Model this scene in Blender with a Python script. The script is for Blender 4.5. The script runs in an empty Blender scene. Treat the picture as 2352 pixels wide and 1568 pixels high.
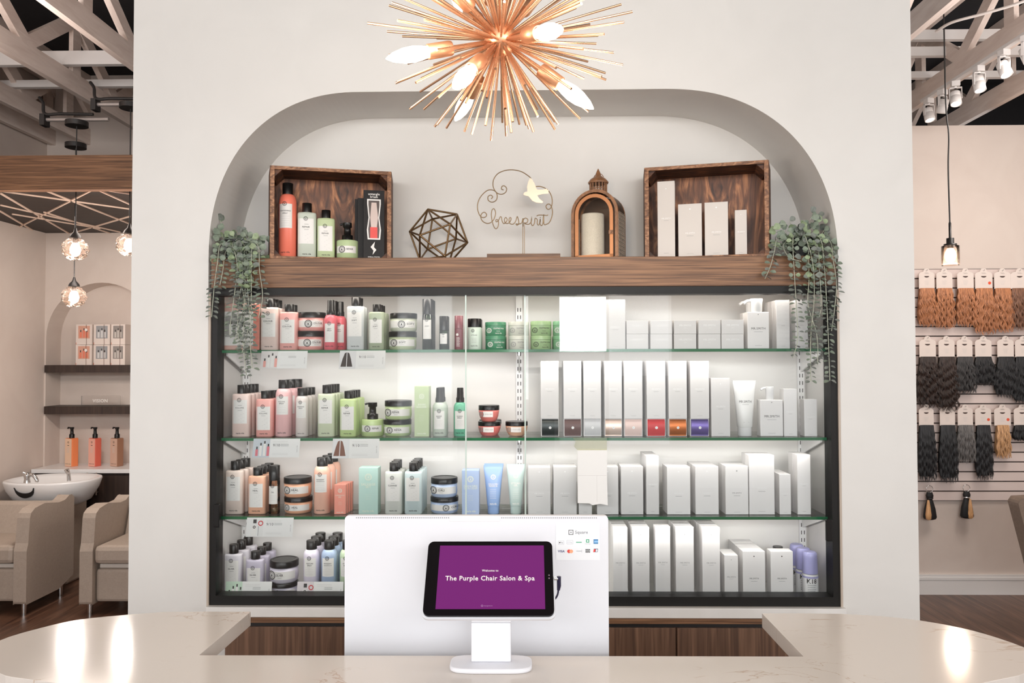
import bpy, math, random
from mathutils import Vector, Matrix, Euler
random.seed(7)
scn = bpy.context.scene
COL = scn.collection
# ------------------------------------------------------------------ camera, world, lights, exposure
F = 1750.0
EYE = Vector((0, 0, 1.65))
cam_d = bpy.data.cameras.new('camera'); cam = bpy.data.objects.new('camera', cam_d); COL.objects.link(cam)
cam_d.sensor_width = 36.0; cam_d.lens = F / 2352 * 36.0; cam_d.clip_start = 0.05; cam_d.clip_end = 60
RM = (Matrix.Rotation(math.radians(0.9), 3, 'Z') @ Matrix.Rotation(math.radians(90 + 1.44), 3, 'X')
      @ Matrix.Rotation(math.radians(-0.15), 3, 'Z'))
cam.matrix_world = Matrix.Translation(EYE) @ RM.to_4x4()
scn.camera = cam
scn.view_settings.view_transform = 'Standard'; scn.view_settings.look = 'None'
scn.view_settings.exposure = -0.22; scn.view_settings.gamma = 1.0; scn.view_settings.use_curve_mapping = False
scn.render.film_transparent = False
try:
    scn.cycles.max_bounces = 10; scn.cycles.diffuse_bounces = 5; scn.cycles.glossy_bounces = 5
    scn.cycles.transparent_max_bounces = 24; scn.cycles.transmission_bounces = 8
    scn.cycles.use_denoising = True; scn.cycles.sample_clamp_indirect = 4.0
    scn.cycles.caustics_reflective = False; scn.cycles.caustics_refractive = False
except Exception: pass
world = bpy.data.worlds.new('daylight'); scn.world = world; world.use_nodes = True
world.node_tree.nodes['Background'].inputs[0].default_value = (0.93, 0.96, 1.0, 1)
world.node_tree.nodes['Background'].inputs[1].default_value = 2.0

def area_light(name, loc, rot, sx, sy, power, color):
    d = bpy.data.lights.new(name, 'AREA'); d.shape = 'RECTANGLE'; d.size = sx; d.size_y = sy
    d.energy = power; d.color = color
    o = bpy.data.objects.new(name, d); COL.objects.link(o); o.location = loc; o.rotation_euler = rot
    return o
R90 = math.pi / 2
# three added fill lights, then daylight entering by the shop-front panes behind the camera
area_light('side_window_daylight_west', (-3.84, -1.2, 1.75), (R90, 0, -R90), 4.2, 2.2, 88, (0.93, 0.97, 1.0))  # added side fill for the cabinet, no window seen there
area_light('side_window_daylight_east', (5.0, -1.2, 1.75), (R90, 0, R90), 4.2, 2.2, 110, (0.95, 0.98, 1.0))  # matching fill added from the other side, no window seen here either
area_light('clerestory_daylight', (0, -3.75, 2.98), (R90 * 0.92, 0, 0), 7.6, 0.70, 215, (1.0, 0.985, 0.97))  # added front fill, set high so the beam hides its reflection
area_light('shopfront_daylight_left', (-1.28, -3.85, 1.8), (R90, 0, 0), 0.70, 1.5, 6, (0.97, 0.99, 1.0))
area_light('shopfront_daylight_slit', (-0.07, -3.85, 1.85), (R90, 0, 0), 0.25, 1.4, 7, (1, 1, 1))
area_light('shopfront_daylight_door', (0.76, -3.85, 2.12), (R90, 0, 0), 0.60, 0.70, 30, (1, 1, 1))
area_light('shopfront_daylight_right', (1.5, -3.85, 2.05), (R90, 0, 0), 0.80, 1.2, 7, (0.97, 0.99, 1.0))
# added unseen fill lights over the rooms and counter, and below the trusses
area_light('downlight_wash_room', (-2.7, 4.85, 2.62), (0, 0, 0), 0.9, 0.4, 9, (1.0, 0.86, 0.77))
area_light('downlight_retail', (3.2, 3.9, 3.25), (math.radians(14), 0, 0), 0.9, 0.9, 38, (1.0, 0.91, 0.84))
area_light('downlight_counter', (0, 0.6, 3.25), (0, 0, 0), 2.6, 1.0, 16, (1.0, 0.95, 0.90))
area_light('uplight_trusses', (-2.8, 3.0, 3.0), (math.pi, 0, 0), 1.0, 1.0, 42, (1.0, 0.90, 0.85))  # added upward fill to brighten the trusses
area_light('uplight_trusses_retail', (3.0, 3.2, 3.0), (math.pi, 0, 0), 1.0, 1.0, 48, (1.0, 0.91, 0.86))
area_light('cabinet_strip_light', (0.0, 3.028, 1.925), (math.radians(18), 0, 0), 2.2, 0.03, 4.5, (1.0, 0.90, 0.80))
for z_, p_ in ((1.679, 3.6), (1.332, 3.6), (1.020, 3.6)):
    area_light('shelf_strip_light', (0.0, 3.004, z_), (math.radians(40), 0, 0), 2.25, 0.008, p_, (1.0, 0.94, 0.89))  # added unseen strips under the shelves to brighten the cabinet

# ------------------------------------------------------------------ projection helpers (pixel of the 2352x1568 frame -> world)
def ray(px, py): return RM @ Vector(((px - 1176) / F, -(py - 784) / F, -1))
def U(px, py, Y):
    d = ray(px, py); return EYE + d * (Y / d.y)
def UZ(px, py, Z):
    d = ray(px, py); return EYE + d * ((Z - EYE.z) / d.z)
def wx(px, Y, py=900): return U(px, py, Y).x
def wz(py, Y, px=1176): return U(px, py, Y).z

# ------------------------------------------------------------------ materials
def lin(c):
    r = []
    for v in c[:3]:
        v = v / 255.0; r.append(v / 12.92 if v <= 0.04045 else ((v + 0.055) / 1.055) ** 2.4)
    return tuple(r) + (1.0,)
MC = {}
def mat(name, c=(200, 200, 200), rough=0.5, metal=0.0, emit=None, es=1.0, spec=0.5, noise=0.03, coat=0.0, sheen=0.0):
    if name in MC: return MC[name]
    m = bpy.data.materials.new(name); m.use_nodes = True; nt = m.node_tree; b = nt.nodes['Principled BSDF']
    b.inputs['Base Color'].default_value = lin(c); b.inputs['Roughness'].default_value = rough
    b.inputs['Metallic'].default_value = metal; b.inputs['Specular IOR Level'].default_value = spec
    if coat: b.inputs['Coat Weight'].default_value = coat; b.inputs['Coat Roughness'].default_value = 0.05
    if sheen: b.inputs['Sheen Weight'].default_value = sheen
    if emit: b.inputs['Emission Color'].default_value = lin(emit); b.inputs['Emission Strength'].default_value = es
    if noise and not emit:
        tc = nt.nodes.new('ShaderNodeTexCoord'); n = nt.nodes.new('ShaderNodeTexNoise'); n.inputs['Scale'].default_value = 35
        mx = nt.nodes.new('ShaderNodeMapRange'); mx.inputs['To Min'].default_value = max(0.02, rough - noise); mx.inputs['To Max'].default_value = min(1, rough + noise)
        nt.links.new(tc.outputs['Object'], n.inputs['Vector']); nt.links.new(n.outputs['Fac'], mx.inputs['Value'])
        nt.links.new(mx.outputs['Result'], b.inputs['Roughness'])
    MC[name] = m; return m
def cm(c, rough=0.38, tag='plastic'): return mat('%s_%d_%d_%d' % ((tag,) + tuple(c)), c, rough)
def grain(name, c1, c2, scale=(2, 30, 30), rough=0.5, detail=6, dist=1.2, bump=0.0, c3=None):
    if name in MC: return MC[name]
    m = bpy.data.materials.new(name); m.use_nodes = True; nt = m.node_tree; b = nt.nodes['Principled BSDF']
    tc = nt.nodes.new('ShaderNodeTexCoord'); mp = nt.nodes.new('ShaderNodeMapping'); mp.inputs['Scale'].default_value = scale
    n = nt.nodes.new('ShaderNodeTexNoise'); n.inputs['Scale'].default_value = 1.0; n.inputs['Detail'].default_value = detail; n.inputs['Distortion'].default_value = dist
    r = nt.nodes.new('ShaderNodeValToRGB'); r.color_ramp.elements[0].position = 0.32; r.color_ramp.elements[1].position = 0.68
    r.color_ramp.elements[0].color = lin(c1); r.color_ramp.elements[1].color = lin(c2)
    if c3:
        e = r.color_ramp.elements.new(0.5); e.color = lin(c3)
    nt.links.new(tc.outputs['Object'], mp.inputs['Vector']); nt.links.new(mp.outputs['Vector'], n.inputs['Vector'])
    nt.links.new(n.outputs['Fac'], r.inputs['Fac']); nt.links.new(r.outputs['Color'], b.inputs['Base Color'])
    b.inputs['Roughness'].default_value = rough
    if bump:
        bp = nt.nodes.new('ShaderNodeBump'); bp.inputs['Strength'].default_value = bump; bp.inputs['Distance'].default_value = 0.002
        nt.links.new(n.outputs['Fac'], bp.inputs['Height']); nt.links.new(bp.outputs['Normal'], b.inputs['Normal'])
    MC[name] = m; return m
def thin_glass(name, tint=(255, 255, 255), ior=1.5, rough=0.0, alpha=1.0, extra=0.0, milk=0.0):
    if name in MC: return MC[name]
    m = bpy.data.materials.new(name); m.use_nodes = True; nt = m.node_tree; nt.nodes.clear()
    o = nt.nodes.new('ShaderNodeOutputMaterial'); mx = nt.nodes.new('ShaderNodeMixShader')
    t = nt.nodes.new('ShaderNodeBsdfTransparent'); t.inputs[0].default_value = lin(tint)
    g = nt.nodes.new('ShaderNodeBsdfGlossy'); g.inputs['Roughness'].default_value = rough
    f = nt.nodes.new('ShaderNodeFresnel'); f.inputs[0].default_value = ior
    a = nt.nodes.new('ShaderNodeMath'); a.operation = 'ADD'; a.use_clamp = True; a.inputs[1].default_value = extra
    nt.links.new(f.outputs[0], a.inputs[0]); nt.links.new(a.outputs[0], mx.inputs[0])
    src = t.outputs[0]
    if milk:
        tl = nt.nodes.new('ShaderNodeBsdfTranslucent'); tl.inputs[0].default_value = lin(tint); m2 = nt.nodes.new('ShaderNodeMixShader'); m2.inputs[0].default_value = milk
        nt.links.new(t.outputs[0], m2.inputs[1]); nt.links.new(tl.outputs[0], m2.inputs[2]); src = m2.outputs[0]
    nt.links.new(src, mx.inputs[1]); nt.links.new(g.outputs[0], mx.inputs[2]); nt.links.new(mx.outputs[0], o.inputs[0])
    MC[name] = m; return m

WALL = grain('painted_plaster', (221, 219, 215), (225, 223, 219), (3, 3, 3), 0.6)
WALLP = grain('blush_plaster', (209, 196, 187), (214, 202, 193), (3, 3, 3), 0.65)
BLACK = mat('black_plastic', (20, 19, 19), 0.30, spec=.4)
BLKM = mat('black_metal', (34, 33, 33), 0.35, 0.0)
WHITE = mat('white_gloss', (238, 238, 238), 0.25)
PAPER = mat('white_paper', (238, 238, 236), 0.6)
CHROME = mat('chrome', (215, 215, 215), 0.12, 1.0)
WALNUT = grain('walnut_veneer', (84, 57, 38), (152, 112, 80), (2.6, 110, 120), 0.5, c3=(119, 84, 58))
WALNUTV = grain('walnut_veneer_upright', (78, 56, 44), (134, 101, 80), (42, 40, 1.2), 0.45, c3=(106, 78, 61))
DARKOAK = grain('dark_stained_oak', (42, 32, 28), (66, 51, 44), (40, 40, 1.4), 0.5)
CRATE = grain('rustic_crate_wood', (40, 22, 14), (122, 76, 46), (5, 16, 26), 0.6, 8, 2.5, 0.5, (74, 43, 27))
CRATEB = grain('rustic_crate_back', (60, 34, 22), (196, 134, 90), (16, 4, 4), 0.5, 8, 3.0, 0.4, (122, 76, 50))
CRATEE = grain('rustic_crate_edge', (96, 62, 40), (186, 136, 98), (30, 30, 60), 0.5, 6, 1.5, 0.5, (140, 96, 64))
LINEN = grain('greige_leather', (172, 157, 144), (180, 166, 153), (60, 60, 60), 0.55, bump=0.15)
JOIST = grain('whitewashed_timber', (222, 206, 196), (238, 225, 216), (20, 3, 20), 0.65)
DECK = mat('dark_roof_deck', (24, 24, 28), 0.8)
COPPER = mat('brass_rod', (228, 184, 150), 0.28, .85)
COPPERS = mat('brass_socket', (232, 176, 138), 0.38, 0.75)
ANTQ = grain('antique_copper', (112, 78, 52), (166, 116, 78), (30, 30, 30), 0.4)
GOLDW = mat('antique_gold_wire', (126, 100, 70), 0.35, 0.8)
INK = mat('dark_ink', (52, 50, 50), 0.6)
GREY = mat('grey_ink', (150, 150, 150), 0.6)
PALEINK = mat('pale_ink', (205, 203, 200), 0.6)
LABEL = mat('label_white', (236, 234, 230), 0.45)
FOIL = mat('silver_foil_print', (252, 252, 252), 0.3)
FOILG = mat('grey_foil_print', (150, 150, 150), 0.4)
CARTON = mat('grey_white_carton', (228, 226, 225), 0.5)
CARTONW = mat('white_carton', (240, 238, 237), 0.5)

# ------------------------------------------------------------------ mesh builder
class MB:
    def __init__(s): s.v = []; s.f = []; s.m = []; s.s = []
    def add(s, vs, fs, mi=0, sm=False):
        o = len(s.v); s.v += [tuple(v) for v in vs]
        for f in fs: s.f.append(tuple(i + o for i in f)); s.m.append(mi); s.s.append(sm)
    def box(s, c, d, mi=0, rot=None):
        x, y, z = d[0] / 2, d[1] / 2, d[2] / 2
        vs = [Vector((a * x, b * y, e * z)) for a in (-1, 1) for b in (-1, 1) for e in (-1, 1)]
        if rot is not None: vs = [rot @ v for v in vs]
        c = Vector(c); vs = [v + c for v in vs]
        s.add(vs, [(0, 1, 3, 2), (4, 6, 7, 5), (0, 4, 5, 1), (2, 3, 7, 6), (0, 2, 6, 4), (1, 5, 7, 3)], mi)
    def b2(s, a, b, mi=0):
        s.box([(a[i] + b[i]) / 2 for i in range(3)], [abs(b[i] - a[i]) for i in range(3)], mi)
    def loft(s, rings, mi=0, sm=True, cap0=True, cap1=True):
        n = len(rings[0]); vs = [p for r in rings for p in r]; fs = []
        for k in range(len(rings) - 1):
            for i in range(n):
                j = (i + 1) % n; fs.append((k * n + i, k * n + j, (k + 1) * n + j, (k + 1) * n + i))
        s.add(vs, fs, mi, sm)
        if cap0: s.add(rings[0], [tuple(reversed(range(n)))], mi, False)
        if cap1: s.add(rings[-1], [tuple(range(n))], mi, False)
    def se(s, prof, c=(0, 0, 0), n=28, p=2.0, mi=0, sm=True, cap0=True, cap1=True):
        """superelliptic rings: prof = [(half_x, half_y, z)...]"""
        rings = []
        for (a, b, z) in prof:
            r = []
            for i in range(n):
                t = 2 * math.pi * i / n; ct, st = math.cos(t), math.sin(t)
                r.append((c[0] + a * math.copysign(abs(ct) ** (2 / p), ct), c[1] + b * math.copysign(abs(st) ** (2 / p), st), c[2] + z))
            rings.append(r)
        s.loft(rings, mi, sm, cap0, cap1)
    def lathe(s, prof, c=(0, 0, 0), n=28, mi=0, sm=True, cap0=True, cap1=True):
        s.se([(r, r, z) for r, z in prof], c, n, 2.0, mi, sm, cap0, cap1)
    def tube(s, pts, r, n=8, mi=0, closed=False, sm=True):
        pts = [Vector(p) for p in pts]; rings = []; N = len(pts); up = None
        for i, p in enumerate(pts):
            if closed: t = pts[(i + 1) % N] - pts[i - 1]
            else: t = pts[min(i + 1, N - 1)] - pts[max(i - 1, 0)]
            if t.length < 1e-9: t = Vector((0, 0, 1))
            t.normalize()
            if up is None:
                up = Vector((0, 1, 0)) if abs(t.y) < 0.9 else Vector((1, 0, 0))
            a = t.cross(up)
            if a.length < 1e-4: a = t.cross(Vector((1, 0, 0.3)))
            a.normalize(); b = a.cross(t); up = b
            rr = r[i] if isinstance(r, (list, tuple)) else r
            rings.append([p + (a * math.cos(2 * math.pi * k / n) + b * math.sin(2 * math.pi * k / n)) * rr for k in range(n)])
        if closed: rings.append(rings[0])
        s.loft(rings, mi, sm, not closed, not closed)
    def prism(s, poly, y0, y1, mi=0, axis='y', sm=False):
        def P(u, w, t): return (u, t, w) if axis == 'y' else ((t, u, w) if axis == 'x' else (u, w, t))
        n = len(poly)
        s.add([P(u, w, y0) for u, w in poly], [tuple(range(n))], mi)
        s.add([P(u, w, y1) for u, w in poly], [tuple(reversed(range(n)))], mi)
        s.add([P(u, w, y0) for u, w in poly] + [P(u, w, y1) for u, w in poly],
              [(i, (i + 1) % n, n + (i + 1) % n, n + i) for i in range(n)], mi, sm)
    def obj(s, name, mats, parent=None, loc=None, bevel=0, fixn=True):
        me = bpy.data.meshes.new(name); me.from_pydata(s.v, [], s.f)
        if not isinstance(mats, (list, tuple)): mats = [mats]
        for m in mats: me.materials.append(m)
        me.polygons.foreach_set('material_index', s.m); me.polygons.foreach_set('use_smooth', s.s)
        if fixn:
            import bmesh
            bm = bmesh.new(); bm.from_mesh(me); bmesh.ops.recalc_face_normals(bm, faces=bm.faces); bm.to_mesh(me); bm.free()
        me.update()
        o = bpy.data.objects.new(name, me); COL.objects.link(o)
        if parent is not None: o.parent = parent
        if loc is not None: o.location = loc
        if bevel:
            md = o.modifiers.new('edge', 'BEVEL'); md.width = bevel; md.segments = 2; md.limit_method = 'ANGLE'; md.angle_limit = math.radians(40)
            md.harden_normals = False
        return o

def thing(name, label, cat, loc=(0, 0, 0), rz=0, group=None):
    o = bpy.data.objects.new(name, None); COL.objects.link(o); o.empty_display_size = 0.05
    o.location = loc; o.rotation_euler = (0, 0, rz); return tag(o, label, cat, group)
def tag(o, label, cat, group=None):
    o['label'] = label; o['category'] = cat
    if group: o['group'] = group
    return o
def struct(o): o['kind'] = 'structure'; return o
def dup(root, loc, label=None, rz=None):
    r = root.copy(); COL.objects.link(r); r.location = loc
    if rz is not None: r.rotation_euler = (0, 0, rz)
    if label: r['label'] = label
    for ch in list(root.children):
        c = ch.copy(); COL.objects.link(c); c.parent = r
        for g in list(ch.children):
            d = g.copy(); COL.objects.link(d); d.parent = c
    return r
def smooth_path(P, k=6, closed=False):
    P = [Vector(p) for p in P]; out = []; N = len(P)
    for i in range(N if closed else N - 1):
        p1, p2 = P[i], P[(i + 1) % N]
        p0 = P[i - 1] if (closed or i > 0) else p1; p3 = P[(i + 2) % N] if (closed or i + 2 < N) else p2
        for j in range(k):
            t = j / k
            out.append(0.5 * ((2 * p1) + (p2 - p0) * t + (2 * p0 - 5 * p1 + 4 * p2 - p3) * t * t + (3 * p1 - p0 - 3 * p2 + p3) * t ** 3))
    if not closed: out.append(P[-1])
    return out

# ------------------------------------------------------------------ lettering
TC = {}
def tmesh(txt, bold=0.0):
    bold = 0.0 if 'M' in txt else min(bold, .018); key = (txt, bold)
    if key not in TC:
        cu = bpy.data.curves.new('t', 'FONT'); cu.body = txt; cu.resolution_u = 2; cu.offset = bold; cu.space_character = 1.08
        ob = bpy.data.objects.new('t', cu); me = bpy.data.meshes.new_from_object(ob)
        vs = [(v.co.x, v.co.y) for v in me.vertices]; fs = [tuple(p.vertices) for p in me.polygons]
        x0 = min(v[0] for v in vs); x1 = max(v[0] for v in vs)
        TC[key] = ([(v[0] - (x0 + x1) / 2, v[1]) for v in vs], fs, x1 - x0)
        bpy.data.meshes.remove(me); bpy.data.objects.remove(ob); bpy.data.curves.remove(cu)
    return TC[key]
class Flat:
    """flat print laid out in (x, z), later pressed onto a front surface"""
    def __init__(s): s.it = []
    def rect(s, x0, z0, x1, z1, m=0, lay=0, n=1):
        vs = []; fs = []
        for i in range(n + 1):
            x = x0 + (x1 - x0) * i / n; vs += [(x, z0), (x, z1)]
        for i in range(n): fs.append((2 * i, 2 * i + 2, 2 * i + 3, 2 * i + 1))
        s.it.append((vs, fs, m, lay)); return s
    def ring(s, cx, cz, r0, r1, m=1, lay=1, n=20):
        vs = []; fs = []
        for i in range(n):
            t = 2 * math.pi * i / n; vs += [(cx + r0 * math.cos(t), cz + r0 * math.sin(t)), (cx + r1 * math.cos(t), cz + r1 * math.sin(t))]
        for i in range(n):
            j = (i + 1) % n; fs.append((2 * i, 2 * i + 1, 2 * j + 1, 2 * j))
        s.it.append((vs, fs, m, lay)); return s
    def poly(s, P, m=1, lay=1): s.it.append((list(P), [tuple(range(len(P)))], m, lay)); return s
    def text(s, t, cx, cz, h, m=1, lay=1, bold=0.0, maxw=None, rot=0):
        vs, fs, w = tmesh(t, bold); k = h / 0.7
        kx = min(k, maxw / w) if maxw else k
        V = [(x * kx, z * k) for x, z in vs]
        if rot: V = [(-z, x) for x, z in V]
        s.it.append(([(cx + x, cz + z) for x, z in V], fs, m, lay)); return s
    def emblem(s, cx, cz, r, m=1, lay=1):
        s.ring(cx, cz, r * 0.80, r, m, lay); s.ring(cx, cz, r * 0.55, r * 0.66, m, lay, 14)
        s.poly([(cx - r * .2, cz - r * .25), (cx, cz - r * .38), (cx + r * .2, cz - r * .25), (cx + r * .16, cz), (cx, cz + r * .4), (cx - r * .16, cz)], m, lay)
        return s
    def build(s, name, mats, parent, fn):
        mb = MB()
        for vs, fs, m, lay in s.it: mb.add([fn(x, z, lay) for x, z in vs], fs, m, False)
        return mb.obj(name, mats, parent, fixn=False)
def onto(a, b, p=2.0, cy=0.0, step=0.00035):
    def fn(x, z, lay):
        q = min(0.999, abs(x) / a); return (x, cy - b * (1 - q ** p) ** (1 / p) - step * (lay + 1), z)
    return fn
def flatfn(y, step=0.00035): return lambda x, z, lay: (x, y - step * (lay + 1), z)
# ------------------------------------------------------------------ setting
YW, YB = 2.95, 3.28                       # front of the feature wall, back of its niche
XL, XR = wx(300, YW, 800), wx(2103, YW, 800)
def arch_outline(k=40):
    zb = wz(1394, YW); L = wx(481, YW); R = wx(1927, YW); P = [(R, zb)]
    def corner(px_e, px_t, py_e, py_t, ex, rev):
        pts = []
        for i in range(k + 1):
            t = i / k * R90
            x = px_t + (px_e - px_t) * math.cos(t) ** (2 / ex); y = py_e + (py_t - py_e) * math.sin(t) ** (2 / ex)
            u = U(x, y, YW); pts.append((u.x, u.z))
        return pts[::-1] if rev else pts
    P += corner(1925, 1530, 610, 204, 2.25, False)
    P += corner(479, 830, 600, 211, 2.25, True)
    P.append((L, zb)); return P
ARCH = arch_outline()
def ngon_with_hole(outer, hole, y, mb, mi=0):
    import bmesh
    bm = bmesh.new()
    def loop(P):
        v = [bm.verts.new((x, y, z)) for x, z in P]; return [bm.edges.new((v[i], v[(i + 1) % len(v)])) for i in range(len(v))]
    e = loop(outer) + loop(hole); bmesh.ops.triangle_fill(bm, edges=e, use_beauty=True)
    bm.verts.index_update(); mb.add([v.co[:] for v in bm.verts], [tuple(v.index for v in f.verts) for f in bm.faces], mi); bm.free()
ZT = 3.36
mb = MB()
outer = [(XL, 0), (XR, 0), (XR, ZT), (XL, ZT)]
ngon_with_hole(outer, ARCH, YW, mb)
n = len(ARCH); vs = [(x, YW, z) for x, z in ARCH] + [(x, YB, z) for x, z in ARCH]
mb.add(vs, [(i, (i + 1) % n, n + (i + 1) % n, n + i) for i in range(n)], 0, False)
mb.add([(x, YB, z) for x, z in ARCH], [tuple(range(n))], 0)
YK = 3.55
mb.add([(XL, YW, 0), (XR, YW, 0), (XR, YW, ZT), (XL, YW, ZT), (XL, YK, 0), (XR, YK, 0), (XR, YK, ZT), (XL, YK, ZT)],
       [(0, 3, 7, 4), (1, 5, 6, 2), (3, 2, 6, 7), (4, 7, 6, 5)], 0)
struct(mb.obj('wall_centre', WALL))
# thin metal angle lining the glazed opening
mb = MB(); zb = wz(1394, YW); zt = 1.92
L, R = wx(481, YW), wx(1927, YW)
for x in (L, R): mb.b2((x - .004, YW - .003, zb - .004), (x + .004, YW + .01, zt))
mb.b2((L, YW - .003, zb - .004), (R, YW + .01, zb + .004))
struct(mb.obj('trim_1', mat('beige_trim', (186, 172, 158), 0.5)))

FLOORM = grain('plank_floor', (72, 50, 40), (122, 90, 72), (26, 1.6, 1), 0.33, c3=(98, 70, 55))
mb = MB(); mb.b2((-4.3, -4.1, -0.06), (5.2, 6.7, 0)); struct(mb.obj('floor', FLOORM))
XLW = -3.94
mb = MB(); mb.b2((XLW - .1, -4.1, 0), (XLW, 6.7, 4.05)); struct(mb.obj('wall_left', WALLP))
mb = MB(); mb.b2((5.1, -4.1, 0), (5.2, 6.7, 4.05)); struct(mb.obj('wall_right', WALLP))
YR = 5.46; ZR = wz(288, YR, 2200)
mb = MB(); mb.b2((2.0, YR, 0), (5.1, YR + .1, ZR)); struct(mb.obj('wall_back_retail', WALLP))
mb = MB(); mb.b2((1.9, YR, 0), (2.0, 6.7, 4.0)); struct(mb.obj('wall_divider', WALLP))
mb = MB(); z1 = wz(1318, YR, 2200)
mb.b2((2.0, YR - .018, 0), (5.1, YR, z1)); mb.b2((2.0, YR - .026, z1 - .035), (5.1, YR, z1 - .018)); mb.b2((2.0, YR - .022, 0), (5.1, YR, .10))
struct(mb.obj('baseboard_back', mat('baseboard_white', (222, 220, 218), 0.4)))
# shop front behind the camera: wall with glazed openings
mb = MB(); WY = -3.95
outer = [(-4.0, 0), (5.1, 0), (5.1, 4.05), (-4.0, 4.05)]
def rectP(a, b, c, d): return [(a, c), (b, c), (b, d), (a, d)]
cols = [-4.0, -1.63, -.93, -.19, .06, .46, 1.06, 1.10, 1.90, 5.1]; 
mb.b2((-4.0, WY - .1, 3.38), (5.1, WY, 4.05)); mb.b2((-4.0, WY - .1, 2.55), (5.1, WY, 2.62))
mb.b2((-4.0, WY - .1, 0), (5.1, WY, 0.55))
for a, b in ((-4.0, -1.63), (-.93, -.19), (.06, .46), (1.06, 1.10), (1.90, 5.1)): mb.b2((a, WY - .1, .55), (b, WY, 2.55))
for x in (-3.9, 3.9): mb.b2((x - .2, WY - .1, 2.62), (x + .2, WY, 3.38))  # jambs of an unseen high opening, added for the front fill
struct(mb.obj('wall_front', WALL))
for k_, (xa, xb) in enumerate(((-3.94, -3.90), (5.06, 5.10))):  # frames added around the side fill lights, no windows seen there
    mb = MB()
    for ya in (-3.36, -1.22, .88): mb.b2((xa, ya, .6), (xb, ya + .06, 2.9))
    for za in (.6, 2.85): mb.b2((xa, -3.36, za), (xb, .94, za + .05))
    struct(mb.obj('window_%d' % (k_ + 1), mat('window_frame_white', (230, 230, 230), .4)))
# roof deck and dark voids
mb = MB(); mb.b2((-4.1, -4.1, 4.02), (5.2, 6.8, 4.1)); struct(mb.obj('ceiling', DECK))
mb = MB(); mb.b2((-4.1, 6.6, 2.6), (5.2, 6.7, 4.02)); mb.b2((2.0, YR + .02, ZR - .3), (5.1, YR + .09, ZR - .001)); struct(mb.obj('wall_back_void', DECK))

# wash room back wall with arched niche
YA = 6.2; YA2 = 6.40
ax = wx(233, YA, 700); ar = wx(233, YA, 700) - wx(107, YA, 700); zs = wz(776, YA, 233); zc = wz(1071, YA, 233)
AP = [(ax + ar, zc), (ax + ar, zs)] + [(ax + ar * math.cos(t * math.pi / 24), zs + ar * math.sin(t * math.pi / 24)) for t in range(1, 24)] + [(ax - ar, zs), (ax - ar, zc)]
mb = MB(); XE = -0.6
ngon_with_hole([(XLW, 0), (XE, 0), (XE, 4.02), (XLW, 4.02)], AP, YA, mb)
n = len(AP)
mb.add([(x, YA, z) for x, z in AP] + [(x, YA2, z) for x, z in AP], [(i, (i + 1) % n, n + (i + 1) % n, n + i) for i in range(n)])
mb.add([(x, YA2, z) for x, z in AP], [tuple(range(n))])
struct(mb.obj('wall_back', WALLP))

# timber trusses running away from the camera
ZJ = 3.44; WEB = MB
def truss(x, label):
    t = thing('roof_truss', label, 'truss', (x, 0, ZJ), 0, 'whitewashed timber roof trusses')
    m = MB(); m.b2((-.021, -3.9, 0), (.021, 6.55, .13)); m.obj('bottom_chord', JOIST, t)
    m = MB(); m.b2((-.021, -3.9, .50), (.021, 6.55, .575)); m.obj('top_chord', JOIST, t)
    y = -3.6 + (abs(x) * .7) % .5; k = 0
    while y < 6.3 :
        if y > 1.8:
            m = MB(); a = Vector((0, y, .13)); b = Vector((0, y + .5, .50)); d = (b - a)
            if k % 2: a, b = Vector((0, y, .50)), Vector((0, y + .5, .13)); d = b - a
            m.box((a + b) / 2, (.038 if k % 2 else .033, .085, d.length + .05), 0, Matrix.Rotation(-math.atan2(d.y, d.z), 3, 'X'))
            m.obj('web', JOIST, t)
            if k % 2 == 0:
                m = MB(); m.b2((-.0145, y + .46, .13), (.0145, y + .55, .50)); m.obj('web', JOIST, t)
        y += .5; k += 1
    return t
where = ['against the blush side wall', 'second in from the blush wall', 'crossing the upper left gap', 'closest to the white wall on the pendant side']
for x, w in zip((-3.89, -3.60, -3.0, -2.39), where): truss(x, 'whitewashed timber roof truss ' + w)
for i, x in enumerate((-1.67, -1.08, -.5, .1, .68, 1.27)): 
    if abs(x) > 1.5: truss(x, 'whitewashed timber roof truss hidden above the white feature wall')
for x, w in zip((2.16, 2.80, 3.35), ('closest to the white wall above the hair wall', 'carrying the white track lights', 'beyond the row of track lights')): truss(x, 'whitewashed timber roof truss ' + w)
# bright cross bridging between trusses
for i, (xa, xb, y, z, lab, hh_) in enumerate(((-3.9, -1.7, 4.9, 3.59, 'broad white cross brace spanning the trusses over the wash room', .09), (-3.9, -1.7, 5.3, 3.59, 'thin white cross brace deeper over the wash room', .05),
                                     (1.9, 4.6, 5.0, 3.745, 'upper white cross brace spanning the trusses by the feature wall', .065), (1.9, 4.6, 5.03, 3.65, 'middle white cross brace just below the upper one by the feature wall', .06), (1.9, 4.6, 5.25, 3.585, 'lowest thin white cross brace above the hair wall', .045))):
    mb = MB(); mb.b2((xa, y - .02, z), (xb, y + .02, z + hh_)); tag(mb.obj('cross_brace', mat('white_brace', (238, 236, 234), 0.5)), lab, 'brace', 'white cross braces between the trusses')

mb = MB(); mb.tube(smooth_path([U(2150, 73, 4.3), U(2185, 52, 4.2), U(2250, 34, 4.1), U(2310, 17, 4.0), U(2360, 0, 3.9)]), .008, 8); tag(mb.obj('loose_cable', mat('pale_cable', (206, 200, 196), .5)), 'pale loose cable slung under the trusses above the track lights', 'cable')
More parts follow.
